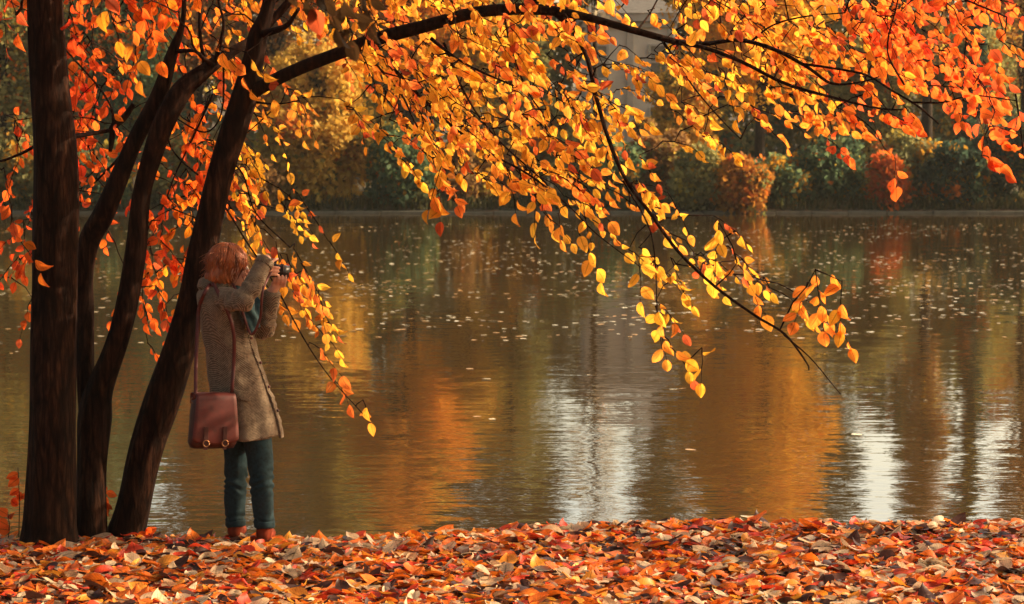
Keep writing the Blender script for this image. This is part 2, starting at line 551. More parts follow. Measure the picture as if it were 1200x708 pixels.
class Tree:
    def __init__(s, label, base):
        s.root = empty('tree', base)
        tag(s.root, label, 'tree')
        s.nodes = []
        s.leaves = LeafSet(); s.tw = MB()

    def trunk(s, name, pts, n=22, sub=8, lump=.14):
        mb_ = MB()
        P, r_ = px_tube(mb_, pts, n, sub, lump)
        # root flare
        o = mb_.build(name, M['bark'], s.root)
        return P

    def roots(s, px, Y, w):
        b_ = MB(); c = at(px, 620, Y); r0 = w / 2 / F * Y
        for k, a in enumerate((-2.6, -1.9, -1.2, -.5, .3, 2.9)):
            a += rng.uniform(-.2, .2); d = Vector((cos(a), sin(a), 0)); L = rng.uniform(.6, 1.1) * r0
            p0 = Vector((c.x, c.y, .13)) + d * r0 * .5; p1 = Vector((c.x, c.y, .06)) + d * r0 * .9
            b_.tube(spline([tuple(p0), tuple(p1), tuple(Vector((c.x, c.y, .02)) + d * (r0 + L * .5)), tuple(Vector((c.x, c.y, -.03)) + d * (r0 + L))], 4), [r0 * x for x in np.linspace(.34, .12, 13)], 10, lump=.2)
        b_.build('root', M['bark'], s.root)

    def add_nodes(s, P, lo=0):
        s.nodes += [np.array(p) for p in P[lo:]]

    def nearest(s, p):
        A = np.array(s.nodes)
        d = A - p
        w_ = d * np.array([1, .7, 1])
        k = np.einsum('ij,ij->i', w_, w_).argmin()
        return s.nodes[k], math.sqrt(float((d[k] ** 2).sum()))

    def twig(s, target, r0=.0045):
        a, dist = s.nearest(target)
        b = np.array(target)
        n = max(2, int(dist / .12) + 1)
        mid = (a + b) / 2 + np.array([rng.normal(0, .06), rng.normal(0, .04), .05 + .10 * dist]) * min(1, dist * 1.5)
        pts = []
        for i in range(n + 1):
            t = i / n
            q = (1 - t) ** 2 * a + 2 * t * (1 - t) * mid + t * t * b
            if 0 < i < n:
                q = q + rng.normal(0, .012, 3)
            pts.append(q)
        rr = r0 + .0015 * dist
        s.tw.tube(pts, [rr * (1 - .55 * i / n) for i in range(n + 1)], 5, cap=False)
        s.nodes += pts[1:]
        return pts

    def spray(s, P, colfun, nleaf=6, length=.3, size=(.085, .12), out=(1, 0, -1)):
        d = np.array(out, float) + rng.normal(0, .35, 3)
        d /= np.linalg.norm(d)
        start = np.array(P) - d * length * .5 + np.array([0, 0, .06])
        s.twig(start)
        k = nleaf
        pts = []
        for i in range(6):
            t = i / 5
            pts.append(start + d * length * t + np.array([0, 0, -.10 * length * t * t * 3]) + rng.normal(0, .004, 3))
        s.tw.tube(pts, [.0032 - .0004 * i for i in range(6)], 4, cap=False)
        s.nodes.append(pts[3])
        side = 1
        cbase = colfun(px_of(P)[0])
        for i in range(k):
            t = (i + .6) / k * 5
            i0 = min(4, int(t)); q = pts[i0] + (pts[i0 + 1] - pts[i0]) * (t - i0)
            lat = np.cross(d, [0, .2, 1]); lat /= np.linalg.norm(lat) + 1e-9
            ax = d * rng.uniform(.2, .9) + lat * side * rng.uniform(.3, 1.1) + np.array([0, 0, -rng.uniform(0, 1.1)]) + rng.normal(0, .38, 3)
            if i == k - 1:
                ax = d + np.array([0, 0, -.8])
            ax /= np.linalg.norm(ax)
            nrm = np.array([rng.normal(-.75, .5), -1 + rng.normal(0, .4), rng.normal(-.35, .45)])
            pet = q + ax * .018
            s.tw.tube([q, pet], [.0012, .001], 3, cap=False)
            sz = rng.uniform(*size)
            c = np.array(cbase) * rng.uniform(.75, 1.15)
            c[1] *= rng.uniform(.75, 1.3)
            c[1] = min(c[1], c[0] * .5)
            if rng.random() < .06:
                c = np.array((.5, .09, .03))
            c = np.clip(c, 0, .95)
            s.leaves.put(T_HANG[rng.integers(len(T_HANG))], pet, ax, nrm, sz, c, rng.uniform(.85, 1.15))
            side = -side

    def finish(s):
        V, Q, C = s.leaves.arrays()
        tv = np.array(s.tw.v); nt_ = len(tv)
        tf = [f for f in s.tw.f]
        tf = np.array(tf)
        Vall = np.vstack([V, tv]); Qall = np.vstack([Q, tf + len(V)])
        Call = np.vstack([C, np.tile([.06, .03, .02], (nt_, 1))])
        mi = np.concatenate([np.zeros(len(Q), int), np.ones(len(tf), int)])
        mesh_obj('crown', Vall, Qall, [M['leaf'], M['bark']], s.root, tint=Call, matidx=mi, luv=s.leaves.k)


def leafcol(px):
    """autumn colour of a spray: red towards the left, yellow mid, orange right"""
    ks = [(-50, (.7, .09, .02)), (150, (.78, .13, .02)), (230, (.88, .2, .02)), (300, (.94, .35, .04)), (420, (.95, .38, .045)),
          (560, (.96, .42, .05)), (720, (.96, .44, .05)), (850, (.96, .4, .045)), (960, (.95, .3, .04)), (1060, (.92, .18, .03)), (1250, (.88, .15, .03))]
    for (a, ca), (b, cb) in zip(ks, ks[1:]):
        if px <= b:
            t = max(0, (px - a) / (b - a))
            c = [x + (y - x) * t for x, y in zip(ca, cb)]
            break
    else:
        c = list(ks[-1][1])
    r_ = rng.random()
    if r_ < .18:
        c[1] *= .6
    elif r_ > .85:
        c[1] = min(.62, c[1] * 1.35)
    return c


T1 = Tree('thick upright dark trunk at the left edge, standing straight on the leaf covered bank', at(58, 628, 13.1))
P = T1.trunk('trunk', [(58, 640, 76, 13.1), (58, 622, 65, 13.1), (59, 590, 60, 13.1), (61, 500, 54, 13.1), (62, 400, 53, 13.12), (65, 300, 52, 13.15),
                       (66, 200, 52, 13.15), (58, 100, 44, 13.15), (52, 0, 41, 13.15), (46, -150, 38, 13.15), (44, -350, 32, 13.1), (60, -600, 24, 13), (70, -800, 10, 13)])
T1.add_nodes(P, 36)
br = MB()
bp_, _ = px_tube(br, [(85, 160, 7, 13.2), (105, 157, 5.5, 13.6), (128, 153, 5, 13.8)], 8)
T1.add_nodes(bp_); 
P2, _ = px_tube(br, [(128, 156, 5, 13.8), (133, 148, 8, 13.8), (145, 138, 8, 13.8), (157, 122, 6, 13.8)], 8); T1.add_nodes(P2)
P2, _ = px_tube(br, [(132, 150, 6, 13.8), (131, 163, 7, 13.8), (129, 178, 4, 13.8)], 8)
P2, _ = px_tube(br, [(133, 150, 4, 13.8), (131, 128, 2.6, 13.8), (118, 105, 2.4, 13.8), (100, 84, 2.2, 13.8), (80, 62, 2, 13.6)], 6); T1.add_nodes(P2)
br.build('branch', M['bark'], T1.root)
br = MB()
P2, _ = px_tube(br, [(40, 172, 4, 13.2), (20, 182, 3, 13.1), (-10, 190, 3, 13), (-60, 180, 2, 12.8)], 6); T1.add_nodes(P2)
br.build('branch', M['bark'], T1.root)
br = MB()
P2, _ = px_tube(br, [(60, -60, 12, 13.2), (90, -40, 9, 13.0), (130, -50, 6, 12.7), (190, -30, 4, 12.4)], 8); T1.add_nodes(P2)
P2, _ = px_tube(br, [(45, -100, 12, 13.1), (10, -40, 8, 12.8), (-40, 60, 5, 12.6), (-60, 200, 3, 12.8), (-40, 330, 2, 13.)], 8); T1.add_nodes(P2)
br.build('branch', M['bark'], T1.root)

T2 = Tree('forked dark tree with two curved stems between the thick upright trunk and the leaning one', at(106, 630, 13.4))
P = T2.trunk('trunk', [(106, 645, 52, 13.4), (106, 625, 40, 13.4), (107, 590, 35, 13.4), (108, 540, 36, 13.42), (111, 490, 40, 13.45), (117, 455, 31, 13.43), (137, 400, 26, 13.4), (150, 350, 26, 13.4),
                       (160, 290, 25, 13.4), (166, 230, 22, 13.4), (176, 190, 24, 13.38), (192, 145, 26, 13.35), (215, 105, 24, 13.35), (247, 78, 17, 13.4), (270, 62, 12, 13.6), (300, 42, 10, 13.8), (340, 0, 9, 13.9), (400, -80, 8, 14)])
T2.add_nodes(P, 60)
mb_ = MB()
P, _ = px_tube(mb_, [(109, 520, 26, 13.47), (103, 470, 24, 13.5), (100, 430, 21, 13.5), (100, 370, 21, 13.55), (100, 320, 20, 13.55), (106, 280, 25, 13.55), (122, 250, 26, 13.5), (137, 215, 24, 13.5), (158, 165, 20, 13.48),
                        (186, 112, 19, 13.45), (202, 62, 13, 13.45), (213, 30, 7, 13.45), (216, -10, 5, 13.45), (214, -120, 4, 13.4)], 18, 7, .12)
mb_.build('stem', M['bark'], T2.root); T2.add_nodes(P, 50)
for pts in ([(206, 60, 6, 13.45), (228, 60, 4, 13.3), (238, 68, 5, 13.3), (250, 76, 7, 13.35)],
            [(252, 76, 6, 13.4), (262, 30, 3.5, 13.35), (256, 0, 3, 13.3), (250, -60, 3, 13.3)],
            [(262, 68, 3, 13.5), (260, 130, 2, 13.5), (240, 155, 2, 13.6), (200, 135, 1.6, 13.7)],
            [(240, 80, 5, 13.4), (234, 30, 4, 13.4), (238, -30, 4, 13.4)],
            [(196, 230, 2, 13.6), (205, 205, 2, 13.7), (222, 170, 2.2, 13.7), (250, 110, 3, 13.6)],
            [(232, 205, 2, 13.6), (214, 190, 2, 13.7), (200, 172, 2, 13.7), (195, 150, 3, 13.5)],
            [(110, 215, 2, 13.9), (135, 190, 3.5, 13.8), (158, 165, 5, 13.6)]):
    b_ = MB(); P, _ = px_tube(b_, pts, 7); T2.add_nodes(P); b_.build('branch', M['bark'], T2.root)

T3 = Tree('leaning dark tree beside the photographer whose long limb arches over the pond', at(146, 632, 13.5))
P = T3.trunk('trunk', [(140, 650, 64, 13.5), (146, 628, 47, 13.5), (157, 590, 41, 13.5), (171, 530, 40, 13.5), (190, 470, 41, 13.5), (213, 400, 38, 13.5), (226, 350, 33, 13.5), (237, 300, 33, 13.5), (248, 250, 31, 13.5),
                       (259, 200, 31, 13.5), (276, 145, 31, 13.5), (289, 105, 30, 13.5), (297, 70, 24, 13.5), (303, 40, 21, 13.5), (313, 12, 15, 13.5), (322, -40, 14, 13.5), (335, -200, 13, 13.4), (350, -420, 10, 13.3), (380, -620, 5, 13.2)])
T3.add_nodes(P, 90)
LIMB = [(296, 108, 17, 13.48), (318, 96, 16, 13.4), (350, 81, 15, 13.3), (393, 64, 15, 13.2), (440, 46, 15.5, 13.05), (500, 30, 15, 12.95), (555, 15, 14, 12.9), (600, 11, 14, 12.85), (640, 12, 12.5, 12.8),
        (690, 21, 9.5, 12.75), (740, 35, 8.5, 12.7), (795, 50, 8, 12.7)]
b_ = MB(); P, _ = px_tube(b_, LIMB, 14, 6, .1); T3.add_nodes(P)
P, _ = px_tube(b_, [(790, 49, 7.5, 12.7), (825, 56, 5, 12.65), (870, 73, 4.4, 12.6), (920, 98, 3.8, 12.55), (975, 114, 3.2, 12.5), (1030, 127, 2.4, 12.5), (1065, 129, 1.6, 12.5)], 8, 5); T3.add_nodes(P)
b_.build('limb', M['bark'], T3.root)
BR = [[(795, 50, 6.5, 12.7), (830, 51, 5.5, 12.7), (865, 47, 5, 12.7), (905, 57, 4.6, 12.65), (945, 78, 4, 12.6), (975, 98, 3.2, 12.6), (1010, 96, 2.2, 12.6), (1030, 90, 1.8, 12.6)],
      [(940, 75, 3.4, 12.6), (975, 80, 2.8, 12.6), (1015, 88, 2.6, 12.6), (1045, 106, 2.6, 12.6), (1075, 124, 2.6, 12.6), (1100, 145, 2, 12.6)],
      [(1070, 120, 2.2, 12.6), (1105, 120, 2, 12.5), (1140, 112, 1.8, 12.5), (1190, 118, 1.5, 12.5)],
      [(880, 49, 3, 12.7), (905, 30, 2.2, 12.7), (940, 20, 2, 12.7), (990, 15, 1.6, 12.7)],
      [(648, 14, 7, 12.8), (670, 34, 6, 12.75), (688, 68, 5.6, 12.7), (698, 110, 5.2, 12.65), (712, 160, 5, 12.6), (733, 210, 4.6, 12.55), (762, 250, 4.2, 12.5), (795, 295, 4, 12.45), (838, 336, 3.6, 12.4),
       (885, 370, 3.2, 12.35), (920, 392, 2.8, 12.3), (945, 425, 2, 12.3), (948, 434, 1.5, 12.3)],
      [(918, 392, 2, 12.3), (950, 420, 1.5, 12.25), (975, 450, 1.2, 12.2), (985, 462, 1, 12.2)],
      [(445, 62, 5, 13.05), (470, 90, 4, 13), (495, 115, 3.4, 13), (530, 148, 3, 12.95), (575, 180, 2.6, 12.9), (620, 205, 2.4, 12.85), (665, 240, 2, 12.8), (700, 275, 1.4, 12.8), (760, 320, 1.1, 12.8)],
      [(505, 45, 4.5, 12.95), (530, 65, 3.4, 12.9), (555, 80, 2.8, 12.9), (600, 100, 2.2, 12.8)],
      [(520, 50, 3, 13.1), (545, 110, 2.4, 13.2), (580, 160, 2, 13.3), (640, 215, 1.8, 13.3)],
      [(440, 75, 3, 13.3), (470, 110, 2.5, 13.4), (490, 150, 2.2, 13.5), (520, 190, 1.8, 13.5), (545, 215, 1.4, 13.5)],
      [(590, 14, 3, 12.9), (600, 60, 2.4, 13), (620, 110, 2, 13.1), (650, 150, 1.6, 13.2)],
      [(745, 38, 3, 12.75), (762, 15, 2, 12.9), (775, -10, 2, 13)],
      [(778, 50, 3, 12.7), (795, 75, 2, 12.6), (815, 105, 1.8, 12.5), (845, 140, 1.5, 12.4), (868, 163, 1.2, 12.4)],
      [(730, 212, 2.4, 12.55), (760, 265, 1.8, 12.6), (768, 310, 1.5, 12.6), (770, 360, 1.3, 12.6), (776, 412, 1, 12.6)],
      [(262, 240, 3, 13.5), (276, 262, 2, 13.5), (290, 285, 2, 13.6), (320, 330, 2, 13.7), (355, 395, 1.6, 13.7), (385, 440, 1.3, 13.7), (425, 485, 1.1, 13.7)],
      [(265, 185, 3, 13.55), (285, 205, 2, 13.7), (300, 250, 1.8, 13.8), (340, 290, 1.5, 13.9)],
      [(300, 120, 3, 13.5), (325, 122, 2, 13.4), (350, 118, 1.6, 13.3)],
      [(305, 40, 10, 13.5), (325, 35, 8, 13.3), (338, 28, 6, 13.2), (350, 10, 4, 13.1)],
      [(620, 6, 9, 12.85), (700, -40, 8, 12.9), (800, -70, 6, 12.9), (950, -60, 5, 12.8), (1080, -20, 3, 12.7), (1180, 20, 2, 12.7)],
      [(1060, 100, 2.4, 12.6), (1040, 60, 2, 12.6), (1050, 10, 2, 12.6), (1055, -10, 2, 12.6)],
      [(1190, 110, 2.4, 12.5), (1196, 150, 2, 12.5), (1199, 180, 1.5, 12.5)],
      [(325, -60, 12, 13.5), (330, -110, 11, 11.5), (350, -110, 9, 9), (380, -70, 6, 7.4), (400, -30, 4, 6.8)]]
for pts in BR:
    b_ = MB(); P, _ = px_tube(b_, pts, 8, 5, .06)
    T3.add_nodes(P); b_.build('branch', M['bark'], T3.root)

#        0    80   160  240  320  400  480  560  640  720  800  880  960  1040 1120
GRID = ['335576647899777763237999999887',
        '115365443388888882044688899865',
        '007511653178878975676688888875',
        '108727665047986898535557745484',
        '407548652025877788412321430014',
        '203238662012457876400000000000',
        '304457367410001357540000000000',
        '504357054100000014454510000000',
        '400176007400000000255430000000',
        '300163007500000000010012300000',
        '000020000200000000000000000000']
for r_i, row in enumerate(GRID):
    for c_i, ch in enumerate(row[:30]):
        d = int(ch)
        if not d:
            continue
        cnt = d * .86 if d > 6 else d * .62 if d > 4 else d * .42
        cnt = int(cnt) + (rng.random() < cnt % 1)
        for _ in range(cnt):
            px, py = c_i * 40 + rng.uniform(0, 40), r_i * 40 + rng.uniform(-6, 34)
            if mnoise.noise(Vector((px / 48, py / 36, 7))) < -.24 and rng.random() < .55:
                continue
            if px < 240:
                T = T1 if px < 145 else T2
                Y = rng.uniform(13.7, 14.9)
                out_ = (rng.choice([-1, 1]) * .6, 0, -.8)
                sz = (.05, .085)
            elif px < 420 and (py > 90 or rng.random() < .8):
                T = T3
                Y = rng.uniform(13.75, 14.8)
                out_ = (.8, 0, -.9); sz = (.048, .08)
            else:
                T = T3
                Y = rng.uniform(12.3, 12.9) if rng.random() < .2 else rng.uniform(12.9, 14.8)
                out_ = (.95, -.1, -.6); sz = (.042, .086)
            T.spray(at(px, py, Y), leafcol, nleaf=int(rng.integers(5, 8)), length=rng.uniform(.15, .25), size=sz, out=out_)
# individually placed sprigs that hang low over the water and in front of the trunks
for px, py, Y, n_, L in ((18, 25, 11.5, 4, .2), (12, 245, 12.8, 3, .2), (30, 300, 12.9, 5, .25), (82, 20, 12.7, 4, .25), (94, 60, 12.8, 3, .2), (175, 45, 12, 5, .25),
                         (510, 225, 12.6, 5, .22), (515, 250, 12.6, 4, .15), (600, 236, 12.8, 4, .2), (655, 272, 12.8, 1, .08),
                         (775, 395, 12.5, 7, .26), (800, 432, 12.4, 5, .22), (822, 438, 12.4, 3, .15), (960, 358, 12.3, 8, .26), (985, 366, 12.3, 6, .2), (940, 362, 12.3, 6, .2),
                         (1165, 200, 12.5, 4, .15), (1150, 150, 12.5, 7, .3), (1050, 210, 14, 4, .2), (430, 492, 13.7, 3, .12), (400, 466, 13.7, 4, .18), (385, 430, 13.7, 4, .2),
                         (305, 95, 13.1, 5, .25), (275, 85, 13.1, 5, .25), (690, 305, 12.7, 6, .25), (750, 336, 12.6, 4, .2), (880, 345, 12.4, 6, .25), (840, 300, 12.4, 7, .3)):
    T = T1 if px < 145 else T3
    if px == 175:
        T = T2
    T.spray(at(px, py, Y), leafcol, n_, L, (.07, .1), (.4, 0, -.9))
# blurred leaves close to the lens, on the limb that reaches towards the camera
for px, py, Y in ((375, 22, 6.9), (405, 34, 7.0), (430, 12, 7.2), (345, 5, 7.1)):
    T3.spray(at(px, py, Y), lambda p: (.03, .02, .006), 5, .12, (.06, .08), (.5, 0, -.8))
for px, py, Y in ((130, 30, 9.5), (160, 70, 9.5), (120, -10, 9.4)):
    T1.spray(at(px, py, Y), lambda p: (.6, .2, .02), 4, .2, (.06, .08), (.4, 0, -.8))
# the crowns above the frame
for T, lo, hi, cnt in ((T1, -260, 200, 60), (T2, 60, 420, 60), (T3, 150, 1250, 170)):
    for _ in range(cnt):
        T.spray(at(rng.uniform(lo, hi), rng.uniform(-330, -20), rng.uniform(12.2, 15)), leafcol, 6, .32, (.08, .12), (.4, 0, -.9))
BT = 13.35
T4 = Tree('unseen tree added beyond the right edge of the view to shade the bank', at(2190, 600, 13.9))  # added out of view so its crown darkens the right of the bank
P = T4.trunk('trunk', [(2190, 640, 60, 13.9), (2185, 560, 48, 13.9), (2170, 350, 42, 13.9), (2180, 100, 36, 13.9), (2160, -200, 28, 13.9), (2170, -500, 14, 13.9), (2175, -700, 5, 13.9)])
T4.add_nodes(P, 22)
for pts in ([(2175, 150, 14, 13.9), (2030, 40, 10, 14.2), (1830, -20, 6, 14.6), (1680, -20, 3, 14.8)], [(2170, -20, 14, 13.9), (2310, -160, 9, 14.2), (2480, -200, 5, 14.5)],
            [(2170, -100, 14, 13.9), (1980, -260, 9, 14), (1730, -330, 4, 14.4)], [(2175, 100, 10, 13.9), (2190, 0, 8, 15), (2130, -60, 4, 16.5)]):
    b_ = MB(); P, _ = px_tube(b_, pts, 8); T4.add_nodes(P); b_.build('branch', M['bark'], T4.root)
for _ in range(150):
    T4.spray(at(rng.uniform(1660, 2550), rng.uniform(-420, 200), rng.uniform(12.8, 16.5)), lambda p: leafcol(1200), 6, .3, (.08, .12), (.2, 0, -.9))
# shoots at the foot of the trunks
for T, px, y0, y1, Y, c in ((T2, 124, 570, 622, 13.5, 9), (T1, 22, 548, 622, 13.2, 8), (T1, 10, 600, 622, 13., 4), (T3, 170, 618, 626, 13.4, 3)):
    st = [at(px, 630, Y), at(px + 1, (y0 + 630) / 2, Y), at(px - 1, y0, Y)]
    T.tw.tube(st, [.003, .0025, .002], 4, cap=False)
    for k in range(c):
        q = np.array(at(px + rng.uniform(-2, 2), rng.uniform(y0, y1), Y))
        ax = np.array([rng.uniform(-1, 1), rng.uniform(-.5, .5), rng.uniform(-.8, .3)])
        T.leaves.put(T_HANG[k % 8], q, ax, (rng.normal(0, .4), -1, .3), rng.uniform(.05, .085), (.8, .13, .02))
for T in (T1, T2, T3, T4):
    T.finish()

M['sprig'] = simple_mat('dry sprig', (.22, .16, .05), .7, .4, 20)
for px, py, lab, nb in ((332, 628, 'thin dry grass sprig beside the right boot of the photographer', 7), (500, 618, 'tiny grass sprig at the water edge below the orange reflection', 5), (1010, 606, 'small bent grass sprig on the edge of the bank at right', 6)):
    b_ = MB(); o_ = at(px, py, 13.4); o_.z = ground_z(o_.x, o_.y)
    for k in range(nb):
        a_ = rng.uniform(0, 6.3); h_ = rng.uniform(.05, .12); w_ = rng.uniform(.01, .06)
        b_.tube([o_, o_ + Vector((w_ * .4 * cos(a_), w_ * .4 * sin(a_), h_ * .7)), o_ + Vector((w_ * 1.3 * cos(a_), w_ * 1.3 * sin(a_), h_))], [.0018, .0014, .0005], 4)
    tag(b_.build('grass_sprig', M['sprig']), lab, 'grass sprig')

# ------------------------------------------------------------------ leaf litter on the near bank
PAL = [((.9, .2, .02), .38), ((.7, .065, .02), .14), ((.95, .36, .04), .15), ((.72, .5, .3), .2), ((.08, .03, .02), .2), ((.78, .6, .38), .09)]
pc = np.array([p_[0] for p_ in PAL]); pw = np.array([p_[1] for p_ in PAL]); pw /= pw.sum()
lit = LeafSet()


def litter(n, x0, x1, y0, y1, edge_bias=False):
    for _ in range(n):
        x = rng.uniform(x0, x1)
        e = edge(x)
        y = e - rng.uniform(-.12, .35) if edge_bias else rng.uniform(y0, min(y1, e + .15))
        z = ground_z(x, y) + rng.uniform(.002, .04)
        a = rng.uniform(0, 2 * pi)
        tilt = rng.normal(.06, .18)
        ax = (cos(a), sin(a), math.tan(max(-1.1, min(1.1, tilt))) * .8)
        nrm = np.array([rng.normal(0, .22), rng.normal(0, .22), 1])
        if rng.random() < .3:
            nrm[2] = -1
        sz = rng.uniform(.045, .07) if rng.random() < .35 else rng.uniform(.06, .125)
        c = pc[rng.choice(len(pc), p=pw)] * rng.uniform(.7, 1.15)
        z += max(0, -ax[2]) * sz * .5
        lit.put(T_LIT[rng.integers(len(T_LIT))], (x, y, z), ax, nrm, sz, np.clip(c, 0, .9), rng.uniform(.85, 1.25))


litter(19000, -3.6, 3.6, 10.6, 14.3)
litter(1500, -4.5, 4.5, 0, 0, True)
litter(5000, -9, -3.4, 6, 14.2)
litter(5000, 3.4, 9, 6, 14.3)
litter(6000, -3.6, 3.6, 6, 10.7)
V, Q, C = lit.arrays()
tag(mesh_obj('leaf_litter', V, Q, M['litter'], tint=C, luv=lit.k), 'thick carpet of red, orange and tan fallen leaves on the near bank', 'fallen leaves', kind='stuff')

# ------------------------------------------------------------------ leaves afloat
def water_at(px, py):
    d = at(px, py, 10.) - Vector((0, 0, CZ))
    k = (WZ - CZ) / d.z
    return Vector((0, 0, CZ)) + d * k


fl_meshes = []
for i, t_ in enumerate(T_LIT):
    for c in ((.72, .58, .34), (.8, .72, .5), (.66, .36, .1)):
        V, Q = t_
        V2 = V * np.array([1, 1.1, .07])
        ls = LeafSet(); ls.put((V2 - [[.5, 0, 0]], Q), (0, 0, 0), (1, 0, 0), (0, 0, 1), 1, c)
        A, B_, C_ = ls.arrays()
        o = mesh_obj('floating_leaf', A, B_, M['float_leaf'], tint=C_)
        fl_meshes.append(o.data); bpy.data.objects.remove(o)
spots = []
while len(spots) < 3200:
    py = 262 + 150 * rng.beta(1.0, 1.9)
    px = rng.uniform(-40, 1240)
    nz_ = mnoise.noise(Vector((px * .006, py * .06, 3)))
    if px < 340 and rng.random() < .45:
        continue
    if nz_ > rng.uniform(-.45, .35):
        p_ = water_at(px, py)
        for _ in range(rng.integers(1, 4)):
            spots.append((p_.x + rng.normal(0, .22), p_.y + rng.normal(0, .25)))
for px, py in ((560, 489), (578, 492), (790, 457), (800, 456), (810, 528), (690, 440), (1085, 470), (20, 413), (12, 415), (1003, 510), (165, 402), (872, 606), (880, 607), (550, 433), (570, 445)):
    p_ = water_at(px, py); spots.append((p_.x, p_.y))
spots = [(s_[0], s_[1], rng.uniform(.035, .12)) for s_ in spots if s_[1] < FAR - 1]
spots.sort(key=lambda s_: -s_[2] / s_[1] ** 2)
for i, (x, y, sz) in enumerate(spots[:300]):
    o = bpy.data.objects.new('floating_leaf', fl_meshes[rng.integers(len(fl_meshes))])
    o.location = (x, y, WZ + .008); o.scale = (sz, sz, sz); o.rotation_euler = (rng.normal(0, .03), rng.normal(0, .03), rng.uniform(0, 6.3))
    col.objects.link(o)
    tag(o, 'small pale fallen leaf floating on the dark water of the pond', 'leaf', 'fallen leaves afloat on the pond')
ls = LeafSet()
for x, y, sz in spots[300:]:
    a = rng.uniform(0, 6.3)
    c = ((.72, .58, .34), (.8, .72, .5), (.66, .36, .1))[rng.integers(3)]
    V, Q = T_LIT[rng.integers(len(T_LIT))]
    ls.put((V * np.array([1, 1.1, .1]), Q), (x, y, WZ + .008), (cos(a), sin(a), .05), (rng.normal(0, .03), rng.normal(0, .03), 1), sz, c)
V, Q, C = ls.arrays()
tag(mesh_obj('floating_leaves', V, Q, M['float_leaf'], tint=C), 'scatter of tiny pale leaves drifting on the far half of the pond', 'floating leaves', kind='stuff')

# ------------------------------------------------------------------ far bank vegetation
def crown_cloud(centers, radii, nper, size, c1, c2, flat=1.0, droop=.2, accent=0):
    """leaf clumps: many small folded faces round each clump centre"""
    Vs = []; Cs = []
    for c, r_ in zip(centers, radii):
        n = int(nper * rng.uniform(.7, 1.2))
        d = rng.normal(0, 1, (n, 3)); d /= np.linalg.norm(d, axis=1)[:, None]
        rad = r_ * rng.random(n) ** .45
        pos = np.array(c) + d * rad[:, None] * np.array([1, 1, flat])
        a = rng.normal(0, 1, (n, 3)); a[:, 2] -= droop; a /= np.linalg.norm(a, axis=1)[:, None]
        b = rng.normal(0, 1, (n, 3)); b -= a * (a * b).sum(1)[:, None]; b /= np.linalg.norm(b, axis=1)[:, None]
        s_ = size * rng.uniform(.6, 1.3, n)[:, None]
        quad = np.stack([pos - a * s_ * .6, pos + b * s_ * .38, pos + a * s_ * .6, pos - b * s_ * .38], axis=1)
        t = np.clip(rng.normal(.5, .28, n) + rng.normal(0, .15), 0, 1)[:, None]
        cc = np.array(c1) * (1 - t) + np.array(c2) * t
        if accent:
            cl_ = rng.random() < accent
            msk = rng.random(n) < (.55 if cl_ else .07)
            ac = np.array(((.75, .38, .04), (.7, .2, .03), (.6, .45, .08), (.2, .2, .06))[rng.integers(4)])
            cc[msk] = ac * rng.uniform(.8, 1.1)
        Vs.append(quad.reshape(-1, 3)); Cs.append(np.repeat(cc, 4, axis=0))
    V = np.vstack(Vs); C = np.vstack(Cs)
    Q = np.arange(len(V)).reshape(-1, 4)
    return V, Q, C


def far_tree(name, label, cat, px, Y, y_top, half_px, c1, c2, y_low=None, n=26, nper=260, size=.19, kind='round', trunk=True, group=None, lean=0, rclump=None, accent=.3, tr=1.0):
    """px, rows in photo pixels at distance Y give real positions; crown spans y_low..y_top"""
    s = Y / F
    x = (px - 600) * s
    gz = ground_z(x, Y)
    ztop = at(px, y_top, Y).z
    zlow = at(px, y_low, Y).z if y_low is not None else gz + .1
    W = half_px * s
    root = empty(name, (x, Y, gz))
    tag(root, label, cat, group)
    zc, hz = (ztop + zlow) / 2, (ztop - zlow) / 2
    cs, rs = [], []
    depth = W * .8
    for i in range(n):
        if kind == 'cone':
            t = rng.random() ** 1.0
            rr = W * (1 - t) ** .8 * rng.uniform(.2, .8); a = rng.uniform(0, 6.3)
            c = (x + rr * cos(a), Y + rr * sin(a), zlow + .1 + t * (ztop - zlow) * .97)
            r_ = max(.25, W * (1 - t) * .5)
        else:
            d = rng.normal(0, 1, 3); d /= np.linalg.norm(d); k = rng.uniform(.35, .82)
            c = (x + d[0] * W * k, Y + d[1] * depth * k, zc + d[2] * hz * k)
            r_ = min(W, hz) * rng.uniform(.24, .42)
            if rclump:
                r_ = rclump * rng.uniform(.7, 1.3)
        cs.append(c); rs.append(r_)
    V, Q, C = crown_cloud(cs, rs, nper, size, c1, c2, accent=accent)
    mesh_obj('crown', V, Q, M['far_leaf'], root, tint=C, smooth=False)
    if trunk:
        b = MB()
        H = ztop - gz
        r0 = .0175 * H * tr
        tp = [Vector((x, Y, gz - .3)), Vector((x + lean * .3, Y, gz + H * .25)), Vector((x + lean, Y, gz + H * .55)), Vector((x + lean * 1.2, Y, gz + H * .9))]
        sp = spline([tuple(q) for q in tp], 4)
        b.tube(sp, [r0 * (1 - .85 * i / (len(sp) - 1)) for i in range(len(sp))], 8, lump=.15)
        for i in range(min(n, 14)):
            q0 = Vector(sp[min(len(sp) - 1, int(rng.uniform(.3, .85) * len(sp)))])
            q1 = Vector(cs[i])
            if q1.z < q0.z - .5:
                q0 = Vector(sp[3])
            mid = (q0 + q1) / 2 + Vector((0, 0, .15 * (q1 - q0).length))
            b.tube([q0, mid, q1], [r0 * .35, r0 * .22, r0 * .08], 5, cap=False)
        b.build('trunk', M['far_bark'], root)
    return root


